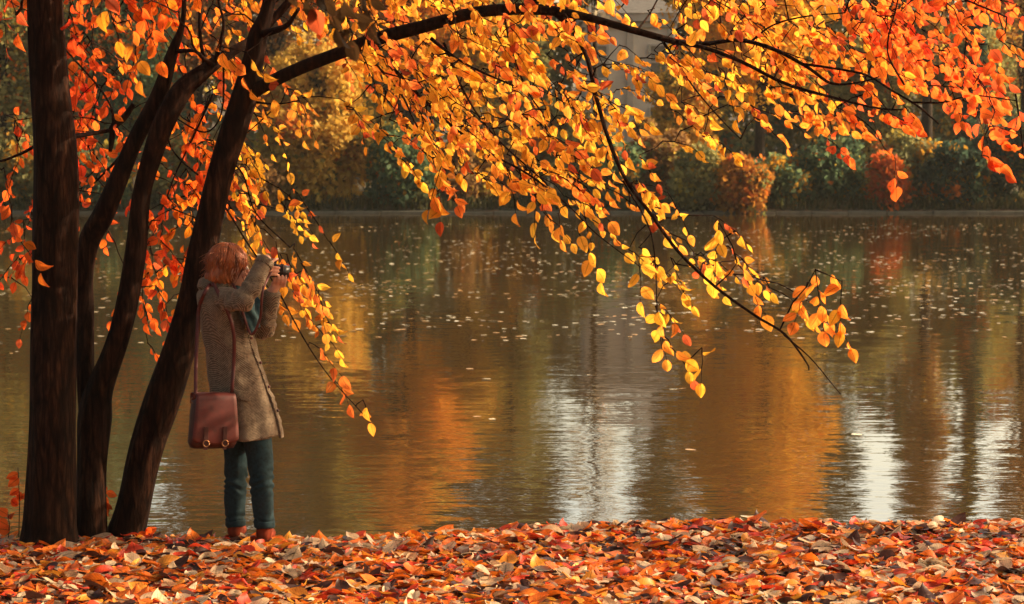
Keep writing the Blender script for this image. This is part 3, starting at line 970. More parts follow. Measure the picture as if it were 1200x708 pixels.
OCH = ((.6, .36, .06), (.85, .58, .12)); GOLD = ((.85, .4, .04), (.97, .6, .07)); ORA = ((.78, .28, .03), (.9, .44, .05))
GRN = ((.08, .15, .09), (.2, .28, .12)); OLV = ((.2, .22, .09), (.46, .4, .14)); BRN = ((.25, .12, .04), (.46, .27, .09)); DK = ((.04, .08, .06), (.09, .14, .08))
G1 = 'autumn trees along the far bank'; G2 = 'shrubs at the edge of the far bank'
# tall trees behind the waterline
far_tree('tree', 'tall golden tree on the far bank, right of the pale house', 'tree', 890, 93, -200, 108, *GOLD, y_low=185, n=56, nper=360, group=G1, rclump=1.1)
far_tree('tree', 'burnt orange tree across the pond behind the arching limb', 'tree', 480, 93, -200, 84, *ORA, y_low=150, n=46, nper=340, group=G1, rclump=1.)
far_tree('tree', 'wide ochre tree drooping to the far waterline right of the leaning trunk', 'tree', 372, 89.3, 22, 100, *OCH, y_low=268, n=95, nper=230, size=.22, group=G1, rclump=.7)
far_tree('tree', 'tall brown leaved tree rising behind the ochre one across the pond', 'tree', 320, 99, -150, 75, *BRN, y_low=120, n=32, group=G1, rclump=1.1)
far_tree('tree', 'dark green tree across the pond, seen between the thick trunk and the forked one', 'tree', 150, 92, -150, 75, *GRN, y_low=235, n=48, nper=300, group=G1, rclump=1.1)
far_tree('tree', 'olive and yellow tree across the pond at the far left edge', 'tree', 5, 91, -150, 75, *OLV, y_low=215, n=44, nper=300, group=G1, rclump=1.)
far_tree('tree', 'olive brown tree across the pond, left of the pale house', 'tree', 600, 95, -130, 42, *OLV, y_low=160, n=26, group=G1, rclump=.9)
far_tree('tree', 'narrow dark conifer on the far bank near the right edge', 'conifer', 1140, 92, -260, 30, *DK, y_low=235, n=80, nper=300, kind='cone', group=G1)
far_tree('tree', 'thin brown tree with loose foliage just left of the narrow dark conifer', 'tree', 1085, 96, -240, 24, *BRN, y_low=150, n=34, nper=150, group=G1, rclump=.7)
far_tree('tree', 'loose half bare tree across the pond at the right edge', 'tree', 1200, 95, -240, 44, *BRN, y_low=150, n=44, nper=90, group=G1, rclump=.8)
far_tree('tree', 'slender bare grey tree standing before the pale house', 'tree', 697, 96, -260, 44, (.42, .36, .25), (.6, .52, .38), y_low=105, tr=.45, n=34, nper=30, accent=.1, group=G1, rclump=.6)
far_tree('tree', 'small mustard tree between the burnt orange and the olive brown trees across the pond', 'tree', 545, 94, -60, 50, *OCH, y_low=170, n=30, nper=280, group=G1, rclump=.8)
far_tree('tree', 'tall olive tree rising behind the right side of the wide ochre one', 'tree', 408, 98, -270, 52, *OLV, y_low=110, n=44, nper=320, group=G1, rclump=1.)
far_tree('tree', 'pale russet tree behind the dark green one across the pond', 'tree', 235, 97, -120, 70, *BRN, y_low=160, n=36, group=G1, rclump=1.1)
far_tree('tree', 'olive tree behind the thick upright trunk across the pond', 'tree', 75, 95, -120, 55, *OLV, y_low=150, n=34, group=G1, rclump=1.)
far_tree('tree', 'green and brown tree right of the golden one across the pond', 'tree', 1020, 99, 20, 60, *OLV, y_low=190, n=34, nper=280, group=G1, rclump=.9)
far_tree('tree', 'short ochre tree right of the pale house across the pond', 'tree', 800, 91, 60, 45, *OCH, y_low=205, n=30, nper=260, size=.16, group=G1, rclump=.7)
far_tree('tree', 'dark olive tree filling the bank behind the narrow conifer', 'tree', 1150, 100, 0, 80, *OLV, y_low=190, n=40, nper=280, group=G1, rclump=1.)
# bushes along the edge
BUSH = [(30, 90, 150, 40, OLV, 'low olive bush across the pond beside the thick upright trunk'),
        (115, 89.5, 178, 40, GRN, 'round dark green bush across the pond behind the forked tree'),
        (210, 89.5, 165, 45, OLV, 'olive bush across the pond left of the leaning trunk'),
        (290, 89, 190, 35, BRN, 'brown bush across the pond just right of the leaning trunk'),
        (472, 90, 150, 38, GRN, 'dark green bush on the far bank right of the ochre crown'),
        (540, 90, 170, 40, BRN, 'russet brown bush below the burnt orange tree'),
        (600, 91, 130, 38, BRN, 'taller russet bush below the olive brown tree'),
        (660, 91, 120, 42, OLV, 'tall olive bush left of and below the pale house'),
        (718, 90, 160, 36, GRN, 'green bush directly below the pale house'),
        (770, 90.5, 135, 36, BRN, 'brown bush right of and below the pale house'),
        (820, 89.5, 182, 34, OLV, 'olive bush under the left side of the golden tree'),
        (868, 89, 198, 26, (( .4, .14, .02), (.55, .25, .04)), 'small orange brown bush under the golden tree'),
        (915, 89.5, 188, 34, GRN, 'low dark green bush under the right side of the golden tree'),
        (975, 90, 170, 42, GRN, 'wide dark green bush between the golden tree and the red one'),
        (1040, 89, 196, 13, (( .6, .1, .02), (.7, .2, .03)), 'small bright red orange shrub on the far bank at right'),
        (1065, 90.5, 160, 42, OLV, 'olive green bush left of the narrow dark conifer'),
        (1120, 90, 165, 36, DK, 'very dark bush at the foot of the narrow conifer'),
        (1185, 90, 140, 40, DK, 'large very dark bush across the pond at the right edge'),
        (1250, 90, 100, 50, OLV, 'olive bush across the pond beyond the right edge'),
        (-60, 90, 110, 50, OLV, 'olive bush across the pond beyond the left edge')]
for px, Y, yt, hp, cc, lb in BUSH:
    far_tree('shrub', lb, 'shrub', px, Y - (.9, 2.0, 1.3)[int(abs(px)) % 3], yt - 14, hp * 1.3, *cc, y_low=254, n=48, nper=150, size=.2, trunk=False, group=G2, rclump=.5)
# far wood behind everything
cs, rs = [], []
for i in range(1900):
    px = rng.uniform(-250, 1450)
    Y = rng.uniform(112, 124)
    top = -430
    py = rng.uniform(top + 12, 235)
    R0 = rng.uniform(1.1, 1.8)
    if 648 < px < 762 and py < -8:
        continue
    if 1000 < px < 1058 and py < -35:
        continue
    if 1062 <= px < 1260 and py < 0:
        if rng.random() < .72:
            continue
        R0 *= .6
    p_ = at(px, py, Y)
    cs.append(tuple(p_)); rs.append(R0)
V, Q, C = crown_cloud(cs, rs, 190, .36, (.1, .16, .09), (.36, .3, .11), accent=.35)
b = MB()
tag(mesh_obj('distant_wood', V, Q, M['far_leaf'], tint=C, smooth=False), 'dim mixed wood closing the view behind the trees across the pond', 'wood', kind='stuff')

# grass fringe on the far bank
n = 16000
X = rng.uniform(-45, 45, n); Yv = FAR + .22 + rng.random(n) ** 1.5 * 5
Z = np.array([ground_z(a, b_) for a, b_ in zip(X, Yv)])
h = rng.uniform(.12, .5, n); wd = .05; ax_ = rng.uniform(0, 6.3, n); ln = rng.normal(0, .12, (n, 2))
V = np.stack([np.stack([X - wd * np.cos(ax_), Yv - wd * np.sin(ax_), Z], 1), np.stack([X + wd * np.cos(ax_), Yv + wd * np.sin(ax_), Z], 1),
              np.stack([X + ln[:, 0] + .01, Yv + ln[:, 1], Z + h], 1), np.stack([X + ln[:, 0] - .01, Yv + ln[:, 1], Z + h], 1)], 1).reshape(-1, 3)
t = rng.random(n)[:, None]
C = np.repeat(np.array([.04, .06, .02]) * (1 - t) + np.array([.16, .13, .05]) * t, 4, axis=0)
tag(mesh_obj('grass', V, np.arange(len(V)).reshape(-1, 4), M['far_leaf'], tint=C, smooth=False), 'rough grass and weeds fringing the far bank', 'grass', kind='stuff')

# ------------------------------------------------------------------ the pale house across the pond
M['plaster'] = simple_mat('pale plaster', (.72, .68, .58), .85, .18, 1.2, .2, .01)
M['roof'] = simple_mat('slate', (.16, .15, .14), .7, .4, 4, .4, .02, stretch=(1, 1, 6))
M['trim'] = simple_mat('stone trim', (.5, .48, .42), .8, .2, 3, .2, .01)
M['glass'] = simple_mat('window glass', (.22, .22, .2), .1, .1, 1, 0, .001, spec=.8)
hY = 104.0
hx0, hx1 = at(686, 100, hY).x, at(790, 100, hY).x
hb = ground_z((hx0 + hx1) / 2, hY)
eave = at(740, 26, hY).z
ridge = at(740, -22, hY).z
house = empty('house', ((hx0 + hx1) / 2, hY, hb)); tag(house, 'pale plastered house with grey roof glimpsed through branches across the pond', 'house')
b = MB(); b.box(((hx0 + hx1) / 2, hY + 3, (hb - .5 + eave) / 2), (hx1 - hx0, 6, eave - hb + .5)); b.build('wall', M['plaster'], house, smooth=False)
b = MB(); b.box(((hx0 + hx1) / 2, hY + 3, eave + .2), (hx1 - hx0 + .5, 6.5, .34)); b.box(((hx0 + hx1) / 2, hY + 3, eave - .12), (hx1 - hx0 + .24, 6.24, .2))
b.build('cornice', M['trim'], house, smooth=False)
b = MB(); z0 = eave + .375; xm0, xm1 = hx0 - .3, hx1 + .3
b.add([(xm0, hY - .3, z0), (xm1, hY - .3, z0), (xm1, hY + 6.3, z0), (xm0, hY + 6.3, z0), (xm0 + 1.6, hY + 3, ridge), (xm1 - 1.6, hY + 3, ridge)],
      [(0, 1, 5, 4), (1, 2, 5), (2, 3, 4, 5), (3, 0, 4), (3, 2, 1, 0)])
rf = b.build('roof', M['roof'], house, smooth=False)
b = MB(); b.box((xm1 - 1.3, hY + 3.2, ridge + .1), (.5, .5, 1.1)); b.build('chimney', M['plaster'], rf, smooth=False)
wz = (eave + hb) / 2
for fx_ in (.13, .84):
    for zz in (eave - 1.7, eave - 4.4):
        wx = hx0 + fx_ * (hx1 - hx0)
        b = MB()
        for dx in (-.45, .45):
            b.box((wx + dx, hY - .03, zz), (.1, .1, 1.5))
        for dz in (-.72, .72, 0):
            b.box((wx, hY - .03, zz + dz), (.8, .1, .08))
        fr = b.build('window', M['trim'], house, smooth=False)
        b = MB(); b.box((wx, hY - .012, zz), (.84, .02, 1.4)); b.build('pane', M['glass'], fr, smooth=False)
        b = MB(); b.box((wx, hY - .08, zz - .82), (1.2, .16, .1)); b.build('sill', M['trim'], fr, smooth=False)
for fx in (.04, .96, .5):
    b = MB(); b.box((hx0 + fx * (hx1 - hx0), hY - .04, (hb + eave - .3) / 2), (.3, .12, eave - hb - .3)); b.build('pilaster', M['trim'], house, smooth=False, bevel=.02)

# ------------------------------------------------------------------ the photographer
PD = 13.22


def Q3(px, py, dy=0.0):
    return at(px, py, PD + dy)


def remesh(o, voxel, smooth=6, fac=.5):
    md = o.modifiers.new('r', 'REMESH'); md.mode = 'VOXEL'; md.voxel_size = voxel; md.use_smooth_shade = True
    if smooth:
        sm = o.modifiers.new('s', 'SMOOTH'); sm.iterations = smooth; sm.factor = fac
    bpy.context.view_layer.update()
    dg = bpy.context.evaluated_depsgraph_get()
    me = bpy.data.meshes.new_from_object(o.evaluated_get(dg))
    mats = [m_ for m_ in o.data.materials]
    o.modifiers.clear(); o.data = me
    me.materials.clear()
    for m_ in mats:
        me.materials.append(m_)
    me.polygons.foreach_set('use_smooth', np.ones(len(me.polygons), dtype=bool))
    me.polygons.foreach_set('material_index', np.zeros(len(me.polygons), dtype=np.int32))
    return o


def displace(o, fn):
    me = o.data
    n = len(me.vertices)
    co = np.empty(n * 3, np.float32); me.vertices.foreach_get('co', co); co = co.reshape(-1, 3)
    no = np.array([v.normal[:] for v in me.vertices])
    off = Vector(o.location)
    p_ = o.parent
    while p_:
        off += p_.location; p_ = p_.parent
    for i in range(n):
        co[i] += no[i] * fn(co[i][0] + off.x, co[i][1] + off.y, co[i][2] + off.z)
    me.vertices.foreach_set('co', co.ravel()); me.update()


def limb_chain(mb_, pts, n=14):
    """pts (Vector, r): tapered tube with rounded ends"""
    P = [p_ for p_, r_ in pts]; r = [r_ for p_, r_ in pts]
    mb_.tube(P, r, n)
    for p_, r_ in pts:
        mb_.ball(p_, r_ * .99, seg=12, rings=8)


def ell(mb_, c, r, rotz=0, rotx=0, seg=24, rings=16):
    mb_.ball(c, r, seg=seg, rings=rings, rot=Matrix.Rotation(rotz, 3, 'Z') @ Matrix.Rotation(rotx, 3, 'X'))


M['skin'] = simple_mat('skin', (.62, .33, .22), .5, .12, 30, .1, .001)
M['hair'] = simple_mat('auburn hair', (.33, .085, .02), .45, .5, 30, .6, .004, stretch=(1, 1, .12), base2=(.11, .028, .01), spec=.45)
M['jeans'] = simple_mat('dark teal denim', (.013, .03, .038), .85, .35, 60, .4, .003, spec=.15, base2=(.008, .016, .018))
M['boot'] = simple_mat('russet leather boots', (.16, .026, .01), .8, .35, 25, .3, .002, spec=.1)
M['sole'] = simple_mat('boot sole', (.03, .02, .015), .8)
M['bag'] = simple_mat('oxblood leather', (.085, .009, .005), .6, .4, 22, .35, .002, spec=.5)
M['bagside'] = simple_mat('oxblood leather gusset', (.04, .006, .004), .5, .4, 22, .35, .002)
M['brass'] = simple_mat('dull brass', (.3, .15, .07), .35, .2, 40, .1, .001, metal=1)
M['black'] = simple_mat('black camera shell', (.012, .012, .013), .35, .2, 60, .1, .0005, spec=.6)
M['silver'] = simple_mat('worn silver', (.4, .4, .38), .3, .2, 60, .1, .0005, metal=1)
M['scarf'] = simple_mat('dark teal scarf', (.02, .06, .075), .85, .5, 30, .5, .004)
M['lens'] = simple_mat('lens glass', (.01, .012, .02), .05, .1, 1, 0, .001, spec=1)
M['eye'] = simple_mat('eye', (.7, .68, .62), .2, .1, 10, 0, .001)
# tweed
m, nt, out = new_mat('tan tweed')
v = mapping(nt, (1, 1, 1))
vv = mapping(nt, (1, 1, 1))
wv1 = N(nt, 'ShaderNodeTexWave', bands_direction='DIAGONAL'); wv1.inputs['Scale'].default_value = 62; wv1.inputs['Distortion'].default_value = 1.0
mp = N(nt, 'ShaderNodeMapping'); mp.inputs['Scale'].default_value = (-1, 1, 1)
nt.links.new(v, mp.inputs['Vector'])
wv2 = N(nt, 'ShaderNodeTexWave', bands_direction='DIAGONAL'); wv2.inputs['Scale'].default_value = 62; wv2.inputs['Distortion'].default_value = 1.0
nt.links.new(v, wv1.inputs['Vector']); nt.links.new(mp.outputs[0], wv2.inputs['Vector'])
mul = N(nt, 'ShaderNodeMath', operation='MULTIPLY'); nt.links.new(wv1.outputs['Fac'], mul.inputs[0]); nt.links.new(wv2.outputs['Fac'], mul.inputs[1])
nz = noise_node(nt, 55, 5, .7, vv)
nb = noise_node(nt, 5, 3, .5, vv)
ad = N(nt, 'ShaderNodeMath', operation='MULTIPLY_ADD'); ad.inputs[1].default_value = .55
nt.links.new(mul.outputs[0], ad.inputs[0]); nt.links.new(nz.outputs['Fac'], ad.inputs[2])
c = ramp(nt, ad.outputs[0], [(.3, (.05, .034, .022)), (.6, (.115, .082, .055)), (.95, (.32, .25, .17))])
p = N(nt, 'ShaderNodeBsdfPrincipled'); p.inputs['Roughness'].default_value = .9; p.inputs['Specular IOR Level'].default_value = .15
p.inputs['Sheen Weight'].default_value = .4; p.inputs['Sheen Roughness'].default_value = .4
p.inputs['Sheen Tint'].default_value = (.9, .7, .5, 1)
nt.links.new(c, p.inputs['Base Color'])
bp = N(nt, 'ShaderNodeBump'); bp.inputs['Strength'].default_value = .7; bp.inputs['Distance'].default_value = .004
nt.links.new(ad.outputs[0], bp.inputs['Height']); nt.links.new(bp.outputs[0], p.inputs['Normal'])
nt.links.new(p.outputs[0], out.inputs['Surface'])
M['tweed'] = m

feet = Q3(292, 633)
person = empty('person', feet)
tag(person, 'person in a tan tweed coat and teal jeans raising a camera beside the leaning tree', 'person')

# joints -------------------------------------------------------------
HC = Q3(270, 314, -.02)                    # head centre
FA = Vector((.90, .42, -.12)).normalized()  # where the face looks
RS, RE, RW = Q3(261, 349, -.13), Q3(286, 354, -.31), Q3(312, 304, -.17)
LS, LE, LW = Q3(252, 350, .16), Q3(311, 388, .05), Q3(319, 341, .0)
fz = math.atan2(FA.y, FA.x)
Rz = Matrix.Rotation(fz, 3, 'Z') @ Matrix.Rotation(.12, 3, 'Y')
side = Vector((-FA.y, FA.x, 0)).normalized()

b = MB()
def hl(x, y, z):
    return HC + Rz @ Vector((x, y, z))
b.ball(hl(-.01, 0, .025), (.098, .078, .095), rot=Rz, seg=24, rings=16)       # skull
b.ball(hl(.03, 0, -.045), (.062, .058, .072), rot=Rz, seg=20, rings=14)      # jaw
b.ball(hl(.07, 0, -.095), (.022, .026, .02), rot=Rz)                         # chin
b.tube([hl(.086, 0, .022), hl(.103, 0, -.01), hl(.112, 0, -.026)], [.009, .011, .014], 10)   # nose
b.ball(hl(.098, .012, -.03), .009); b.ball(hl(.098, -.012, -.03), .009)
b.ball(hl(.088, 0, -.056), (.011, .024, .006), rot=Rz); b.ball(hl(.086, 0, -.067), (.011, .021, .007), rot=Rz)  # lips
b.ball(hl(.075, .035, .03), (.012, .026, .008), rot=Rz); b.ball(hl(.075, -.035, .03), (.012, .026, .008), rot=Rz)  # brows
for sgn in (-1, 1):
    b.ball(hl(-.012, sgn * .077, -.01), (.018, .008, .03), rot=Rz)             # ears
    b.ball(hl(.06, sgn * .045, -.025), (.02, .018, .02), rot=Rz)               # cheeks
neck = Q3(262, 335, .0)
limb_chain(b, [(hl(-.02, 0, -.05), .052), (neck, .055), (Q3(262, 350, 0), .07)])
# trunk of the body, inside the coat
limb_chain(b, [(LS, .05), ((LS + RS) / 2, .09), (RS, .05)])
limb_chain(b, [(Q3(264, 355, 0), .11), (Q3(268, 395, 0), .115), (Q3(274, 440, 0), .11), (Q3(280, 480, 0), .13)])
hipR, kneeR, ankR = Q3(297, 500, -.07), Q3(305, 563, -.08), Q3(309, 620, -.07)
hipL, kneeL, ankL = Q3(276, 500, .07), Q3(275, 563, .06), Q3(276, 620, .07)
limb_chain(b, [(hipR, .07), (kneeR, .048), (ankR, .036)])
limb_chain(b, [(hipL, .07), (kneeL, .048), (ankL, .036)])
limb_chain(b, [(RS, .045), (RE, .034), (RW, .025)])
limb_chain(b, [(LS, .045), (LE, .034), (LW, .025)])
for ank in (ankR, ankL):
    limb_chain(b, [(ank, .03), (Vector((ank.x, ank.y, .045)) + Vector((.01, .06, 0)), .02), (Vector((ank.x, ank.y, .04)) + Vector((.017, .11, 0)), .012)])

# camera frame of reference
CC = Q3(318, 316, -.02)                    # centre of the camera shell
ca = Vector((.97, .18, -.13)).normalized()   # lens axis
cs_ = Vector((-ca.y, ca.x, 0)).normalized()  # long side of the shell (away from the viewer)
cu = ca.cross(cs_).normalized()
if cu.z < 0:
    cu = -cu
def cl(f, s_, u):
    return CC + ca * f + cs_ * s_ + cu * u
# right hand (towards the viewer) wraps the near end of the shell
palmR = cl(-.03, -.082, .0)
def hand(palm, wrist, roots, r_palm=.02):
    limb_chain(b, [(wrist, .027), ((wrist + palm) / 2, .026), (palm, .022)])
    for chain in roots:
        b_pts = [(chain[0], .0095), (chain[1], .0088), (chain[2], .0078), (chain[3], .0065)]
        limb_chain(b, [(palm, .013)] + b_pts, 10)
for k, (L, u) in enumerate(((.074, .030), (.080, .011), (.076, -.008), (.062, -.026))):
    pass
fR = []
for k, u in enumerate((.036, .014, -.006, -.025)):
    l_ = (1.0, 1.05, 1.0, .82)[k]
    fR.append((cl(-.012, -.085, u), cl(.012 * l_, -.084, u + .004), cl(.030 * l_, -.073, u + .004), cl(.036 * l_, -.052, u + .002)))
fR[0] = (cl(-.01, -.08, .045), cl(.012, -.074, .062), cl(.022, -.055, .064), cl(.022, -.038, .056))   # index on the release
fR.append((cl(-.045, -.075, -.005), cl(-.048, -.058, .014), cl(-.045, -.036, .02), cl(-.042, -.018, .018)))
hand(palmR, RW, fR)
limb_chain(b, [(cl(-.03, -.082, .032), .016), (palmR, .018), (cl(-.03, -.082, -.03), .015)])
# left hand cups the lens from below
palmL = cl(.045, .0, -.075)
fL = []
for k, f_ in enumerate((.078, .058, .038, .018)):
    l_ = (.95, 1.05, 1.0, .85)[k]
    fL.append((cl(f_, -.012, -.072), cl(f_ + .002, -.034 * l_, -.060), cl(f_ + .002, -.044 * l_, -.042), cl(f_ + .002, -.043, -.022)))
fL.append((cl(.05, .03, -.065), cl(.062, .05, -.045), cl(.066, .052, -.02), cl(.066, .046, .0)))
hand(palmL, LW, fL)
limb_chain(b, [(cl(.075, -.005, -.076), .015), (palmL, .018), (cl(.02, -.005, -.076), .015)])
body = b.build('body', M['skin'], person)
remesh(body, .0048, 3)
for sgn in (-1, 1):
    b = MB(); b.ball(hl(.078, sgn * .034, .008), .012); b.build('eye', M['eye'], person)

# hair: bob with strand locks ------------------------------------------
b = MB()
b.ball(hl(-.022, 0, .035), (.100, .092, .092), rot=Rz, seg=28, rings=20)
b.ball(hl(-.045, 0, -.03), (.082, .088, .085), rot=Rz, seg=24, rings=16)
b.ball(hl(-.078, 0, -.055), (.058, .075, .05), rot=Rz, seg=24, rings=16)
hr = b.build('hair', M['hair'], person)
remesh(hr, .007, 5)
def hairfn(x, y, z):
    a_ = math.atan2(y - HC.y, x - HC.x)
    return .004 * sin(a_ * 26 + z * 30 + 3 * mnoise.noise(Vector((x * 9, y * 9, z * 5)))) + .016 * mnoise.noise(Vector((x * 13, y * 13, z * 9)))
displace(hr, hairfn)
b = MB()
for i in range(430):
    a_ = rng.uniform(.42, 2 * pi - .42)
    u0 = rng.uniform(0, .6)
    pts = []
    Lh = rng.uniform(.75, 1.22)
    wob = rng.normal(0, .3)
    for k in range(9):
        t = k / 8
        th = .15 + u0 * .5 + t * (2.0 * Lh - u0 * .3)
        rad = 1.05 + .07 * sin(t * 6 + i) + (.08 * max(0, t - .6) * rng.uniform(-1, 2.2))
        ang = a_ + wob * t
        rxy = sin(min(th, 1.65)) if th < 1.65 else 1.0 - .30 * (th - 1.65)
        zz = cos(th) if th < 1.57 else -(th - 1.57) * 1.1
        pts.append(hl(-.024 + .101 * rxy * cos(ang) * rad - .03 * max(0, t - .6), .093 * rxy * sin(ang) * rad, .035 + .092 * zz * rad))
    b.tube(pts, [.0022, .0032, .0035, .0035, .0034, .003, .0028, .0022, .0009], 5, cap=False)
for i in range(170):
    a_ = rng.uniform(.5, 2 * pi - .5); th0 = rng.uniform(.3, 1.9); L_ = rng.uniform(.03, .08)
    rxy = sin(min(th0, 1.6)); zz = cos(th0)
    o_ = Vector((-.024 + .103 * rxy * cos(a_), .095 * rxy * sin(a_), .035 + .094 * zz))
    if th0 > 1.5:
        o_.z -= rng.uniform(0, .06)
    t_ = Vector((cos(a_) * .45, sin(a_) * .45, -1 + rng.uniform(-.2, .7))).normalized()
    q = [o_ + t_ * L_ * k / 4 + Vector((cos(a_), sin(a_), 0)) * (.012 * (k / 4) ** 2 * rng.uniform(-.3, 1.8)) + Vector((0, 0, .002 * sin(k * 2 + i))) for k in range(5)]
    b.tube([hl(*v) for v in q], [.0016, .0018, .0015, .001, .0005], 4, cap=False)
b.build('locks', M['hair'], hr)

# coat -------------------------------------------------------------------
prof = [(330, 261, 14, .075), (336, 257, 20, .11), (343, 255, 24, .155), (352, 256, 25.5, .18), (370, 260, 27, .175), (395, 267, 29.5, .15), (420, 273, 31.5, .145),
        (445, 278.5, 34.5, .155), (475, 285, 38, .175), (500, 289, 40, .19), (511, 290, 40.5, .198)]
sp = spline([(a_, b_, c_, d_) for a_, b_, c_, d_ in prof], 4)
b = MB(); rr = []
for py, xc, hw, ry in sp:
    c0 = Q3(xc, py)
    rx = hw / F * PD
    t = max(0, (py - 400) / 115)
    ring = []
    for k in range(64):
        a_ = 2 * pi * k / 64
        fold = 1 + t * (.045 * sin(a_ * 5 + .8 + py * .006) + .03 * sin(a_ * 9 + 2))
        q = Vector((rx * cos(a_) * fold, ry * sin(a_) * fold, -.012 * t * sin(a_ * 3)))
        ring.append(c0 + q)
    rr.append(ring)
b.rings(rr)
def sleeve(S, E, W, r0, r1, r2):
    v1 = (E - S); v2 = (W - E)
    cu_ = E + v2.normalized() * (v2.length * .96)
    bend = E + (S - E).normalized() * .045
    bend2 = E + (W - E).normalized() * .045
    b.tube(spline([tuple(S) + (r0,), tuple(S + v1 * .5) + (r0 * .96,), tuple(bend) + (r1,), tuple(bend2) + (r1 * .95,), tuple(E + v2 * .6) + (r2 * 1.12,), tuple(cu_) + (r2,)], 4) and
           [q[:3] for q in spline([tuple(S) + (r0,), tuple(S + v1 * .5) + (r0 * .96,), tuple(bend) + (r1,), tuple(bend2) + (r1 * .95,), tuple(E + v2 * .6) + (r2 * 1.12,), tuple(cu_) + (r2,)], 4)],
           [q[3] for q in spline([tuple(S) + (r0,), tuple(S + v1 * .5) + (r0 * .96,), tuple(bend) + (r1,), tuple(bend2) + (r1 * .95,), tuple(E + v2 * .6) + (r2 * 1.12,), tuple(cu_) + (r2,)], 4)], 20)
    b.ball(S, r0 * 1.0, seg=18, rings=12); b.ball(E, r1 * .9, seg=18, rings=12)
sleeve(RS, RE, RW, .064, .058, .044)
sleeve(LS, LE, LW, .068, .058, .046)
coat = b.build('coat', M['tweed'], person)
remesh(coat, .009, 3)
wr = [(RE, RS, 1), (RE, RW, 1), (LE, LW, 1)]
def coatfn(x, y, z):
    p_ = Vector((x, y, z)); d_ = 0
    for c_, o_, s_ in wr:                       # creases across the sleeves near the elbows
        v = (o_ - c_); L = v.length; t = (p_ - c_).dot(v) / L
        near = (p_ - c_ - v * (t / L)).length
        if -.05 < t < .2 and near < .11:
            d_ += .0055 * sin(t * 95 + 5 * mnoise.noise(p_ * 12)) * max(0, 1 - abs(t - .05) / .15)
    d_ += .008 * mnoise.noise(Vector((x * 9, y * 9, z * 3.2))) + .0025 * mnoise.noise(Vector((x * 30, y * 30, z * 18)))
    # drag lines from the raised shoulder towards the waist
    d_ += .006 * sin((x * 1.3 + z * .9) * 38 + 4 * mnoise.noise(Vector((x * 4, y * 4, z * 2)))) * max(0, min(1, (z - .85) / .3)) * max(0, min(1, (1.42 - z) / .2))
    return d_
displace(coat, coatfn)
# collar rolled round the neck
b = MB(); pts = []
for k in range(15):
    a_ = .9 + k / 14 * (2 * pi - 1.8)
    pts.append(Q3(258, 332) + Vector((.088 * cos(a_), .088 * sin(a_), .012 * sin(a_ + 1) - .012 * cos(a_))))
rad = [.022 + .012 * sin(pi * k / 14) for k in range(15)]
b.tube(pts, rad, 12); b.ball(Q3(240, 335, -.03), (.042, .06, .034), seg=18, rings=12)
cl_ = b.build('collar', M['tweed'], coat); remesh(cl_, .008, 4)
displace(cl_, lambda x, y, z: .006 * mnoise.noise(Vector((x * 16, y * 16, z * 16))))
# cuffs, placket, buttons
for W, E, r_ in ((RW, RE, .049), (LW, LE, .048)):
    dd = (W - E).normalized(); b = MB()
    b.tube([W - dd * .045, W - dd * .04, W - dd * .008, W - dd * .002], [r_ * .97, r_ * 1.05, r_ * 1.03, r_ * .9], 20)
    b.build('cuff', M['tweed'], coat)
def coat_surface(py, ang, out_=0.0):
    a0 = min(sp, key=lambda q: abs(q[0] - py))
    rx = a0[2] / F * PD + out_; ry = a0[3] + out_
    t = max(0, (py - 400) / 115)
    fold = 1 + t * (.045 * sin(ang * 5 + .8 + py * .006) + .03 * sin(ang * 9 + 2))
    return Q3(a0[1], py) + Vector((rx * cos(ang) * fold, ry * sin(ang) * fold, 0))
b = MB(); ring = []
for py in range(372, 516, 4):
    an = -.62 + (py - 372) * .0022
    A = coat_surface(py, an, -.004); B_ = coat_surface(py, an, .012); C_ = coat_surface(py, an + .22, .012); D_ = coat_surface(py, an + .22, -.004)
    ring.append([A, B_, C_, D_])
b.rings(ring); b.build('placket', M['tweed'], coat, smooth=True, bevel=.003)
for py in (395, 424, 452, 480):
    an = -.62 + (py - 372) * .0022 + .11
    c_ = coat_surface(py, an, .014); b = MB()
    b.ball(c_, (.008, .008, .008), seg=12, rings=8); b.build('button', M['bag'], coat)
# pocket flap on the near side
b = MB(); ring = []
for k in range(8):
    an = -1.62 + k * .06
    ring.append([coat_surface(452 + k * .6, an, .002), coat_surface(452 + k * .6, an, .011), coat_surface(463 + k * .6, an, .012), coat_surface(463 + k * .6, an, .002)])
b.rings(ring); b.build('pocket', M['tweed'], coat, bevel=.002)
# back vent seam
# scarf
b = MB()
b.tube([q for q in spline([tuple(Q3(276, 338, -.02)), tuple(Q3(286, 347, -.06)), tuple(Q3(291, 360, -.12)), tuple(Q3(293, 376, -.13)), tuple(Q3(295, 390, -.12))], 4)], [.02 + .022 * sin(pi * (k + 2) / 20) for k in range(17)], 12)
b.tube([q for q in spline([tuple(Q3(282, 345, .05)), tuple(Q3(296, 352, .0)), tuple(Q3(300, 366, -.05)), tuple(Q3(299, 382, -.07))], 4)], [.03] * 13, 12)
sf = b.build('scarf', M['scarf'], person); remesh(sf, .007, 3)
displace(sf, lambda x, y, z: .008 * sin(x * 120 + z * 70 + 4 * mnoise.noise(Vector((x * 8, y * 8, z * 8)))))

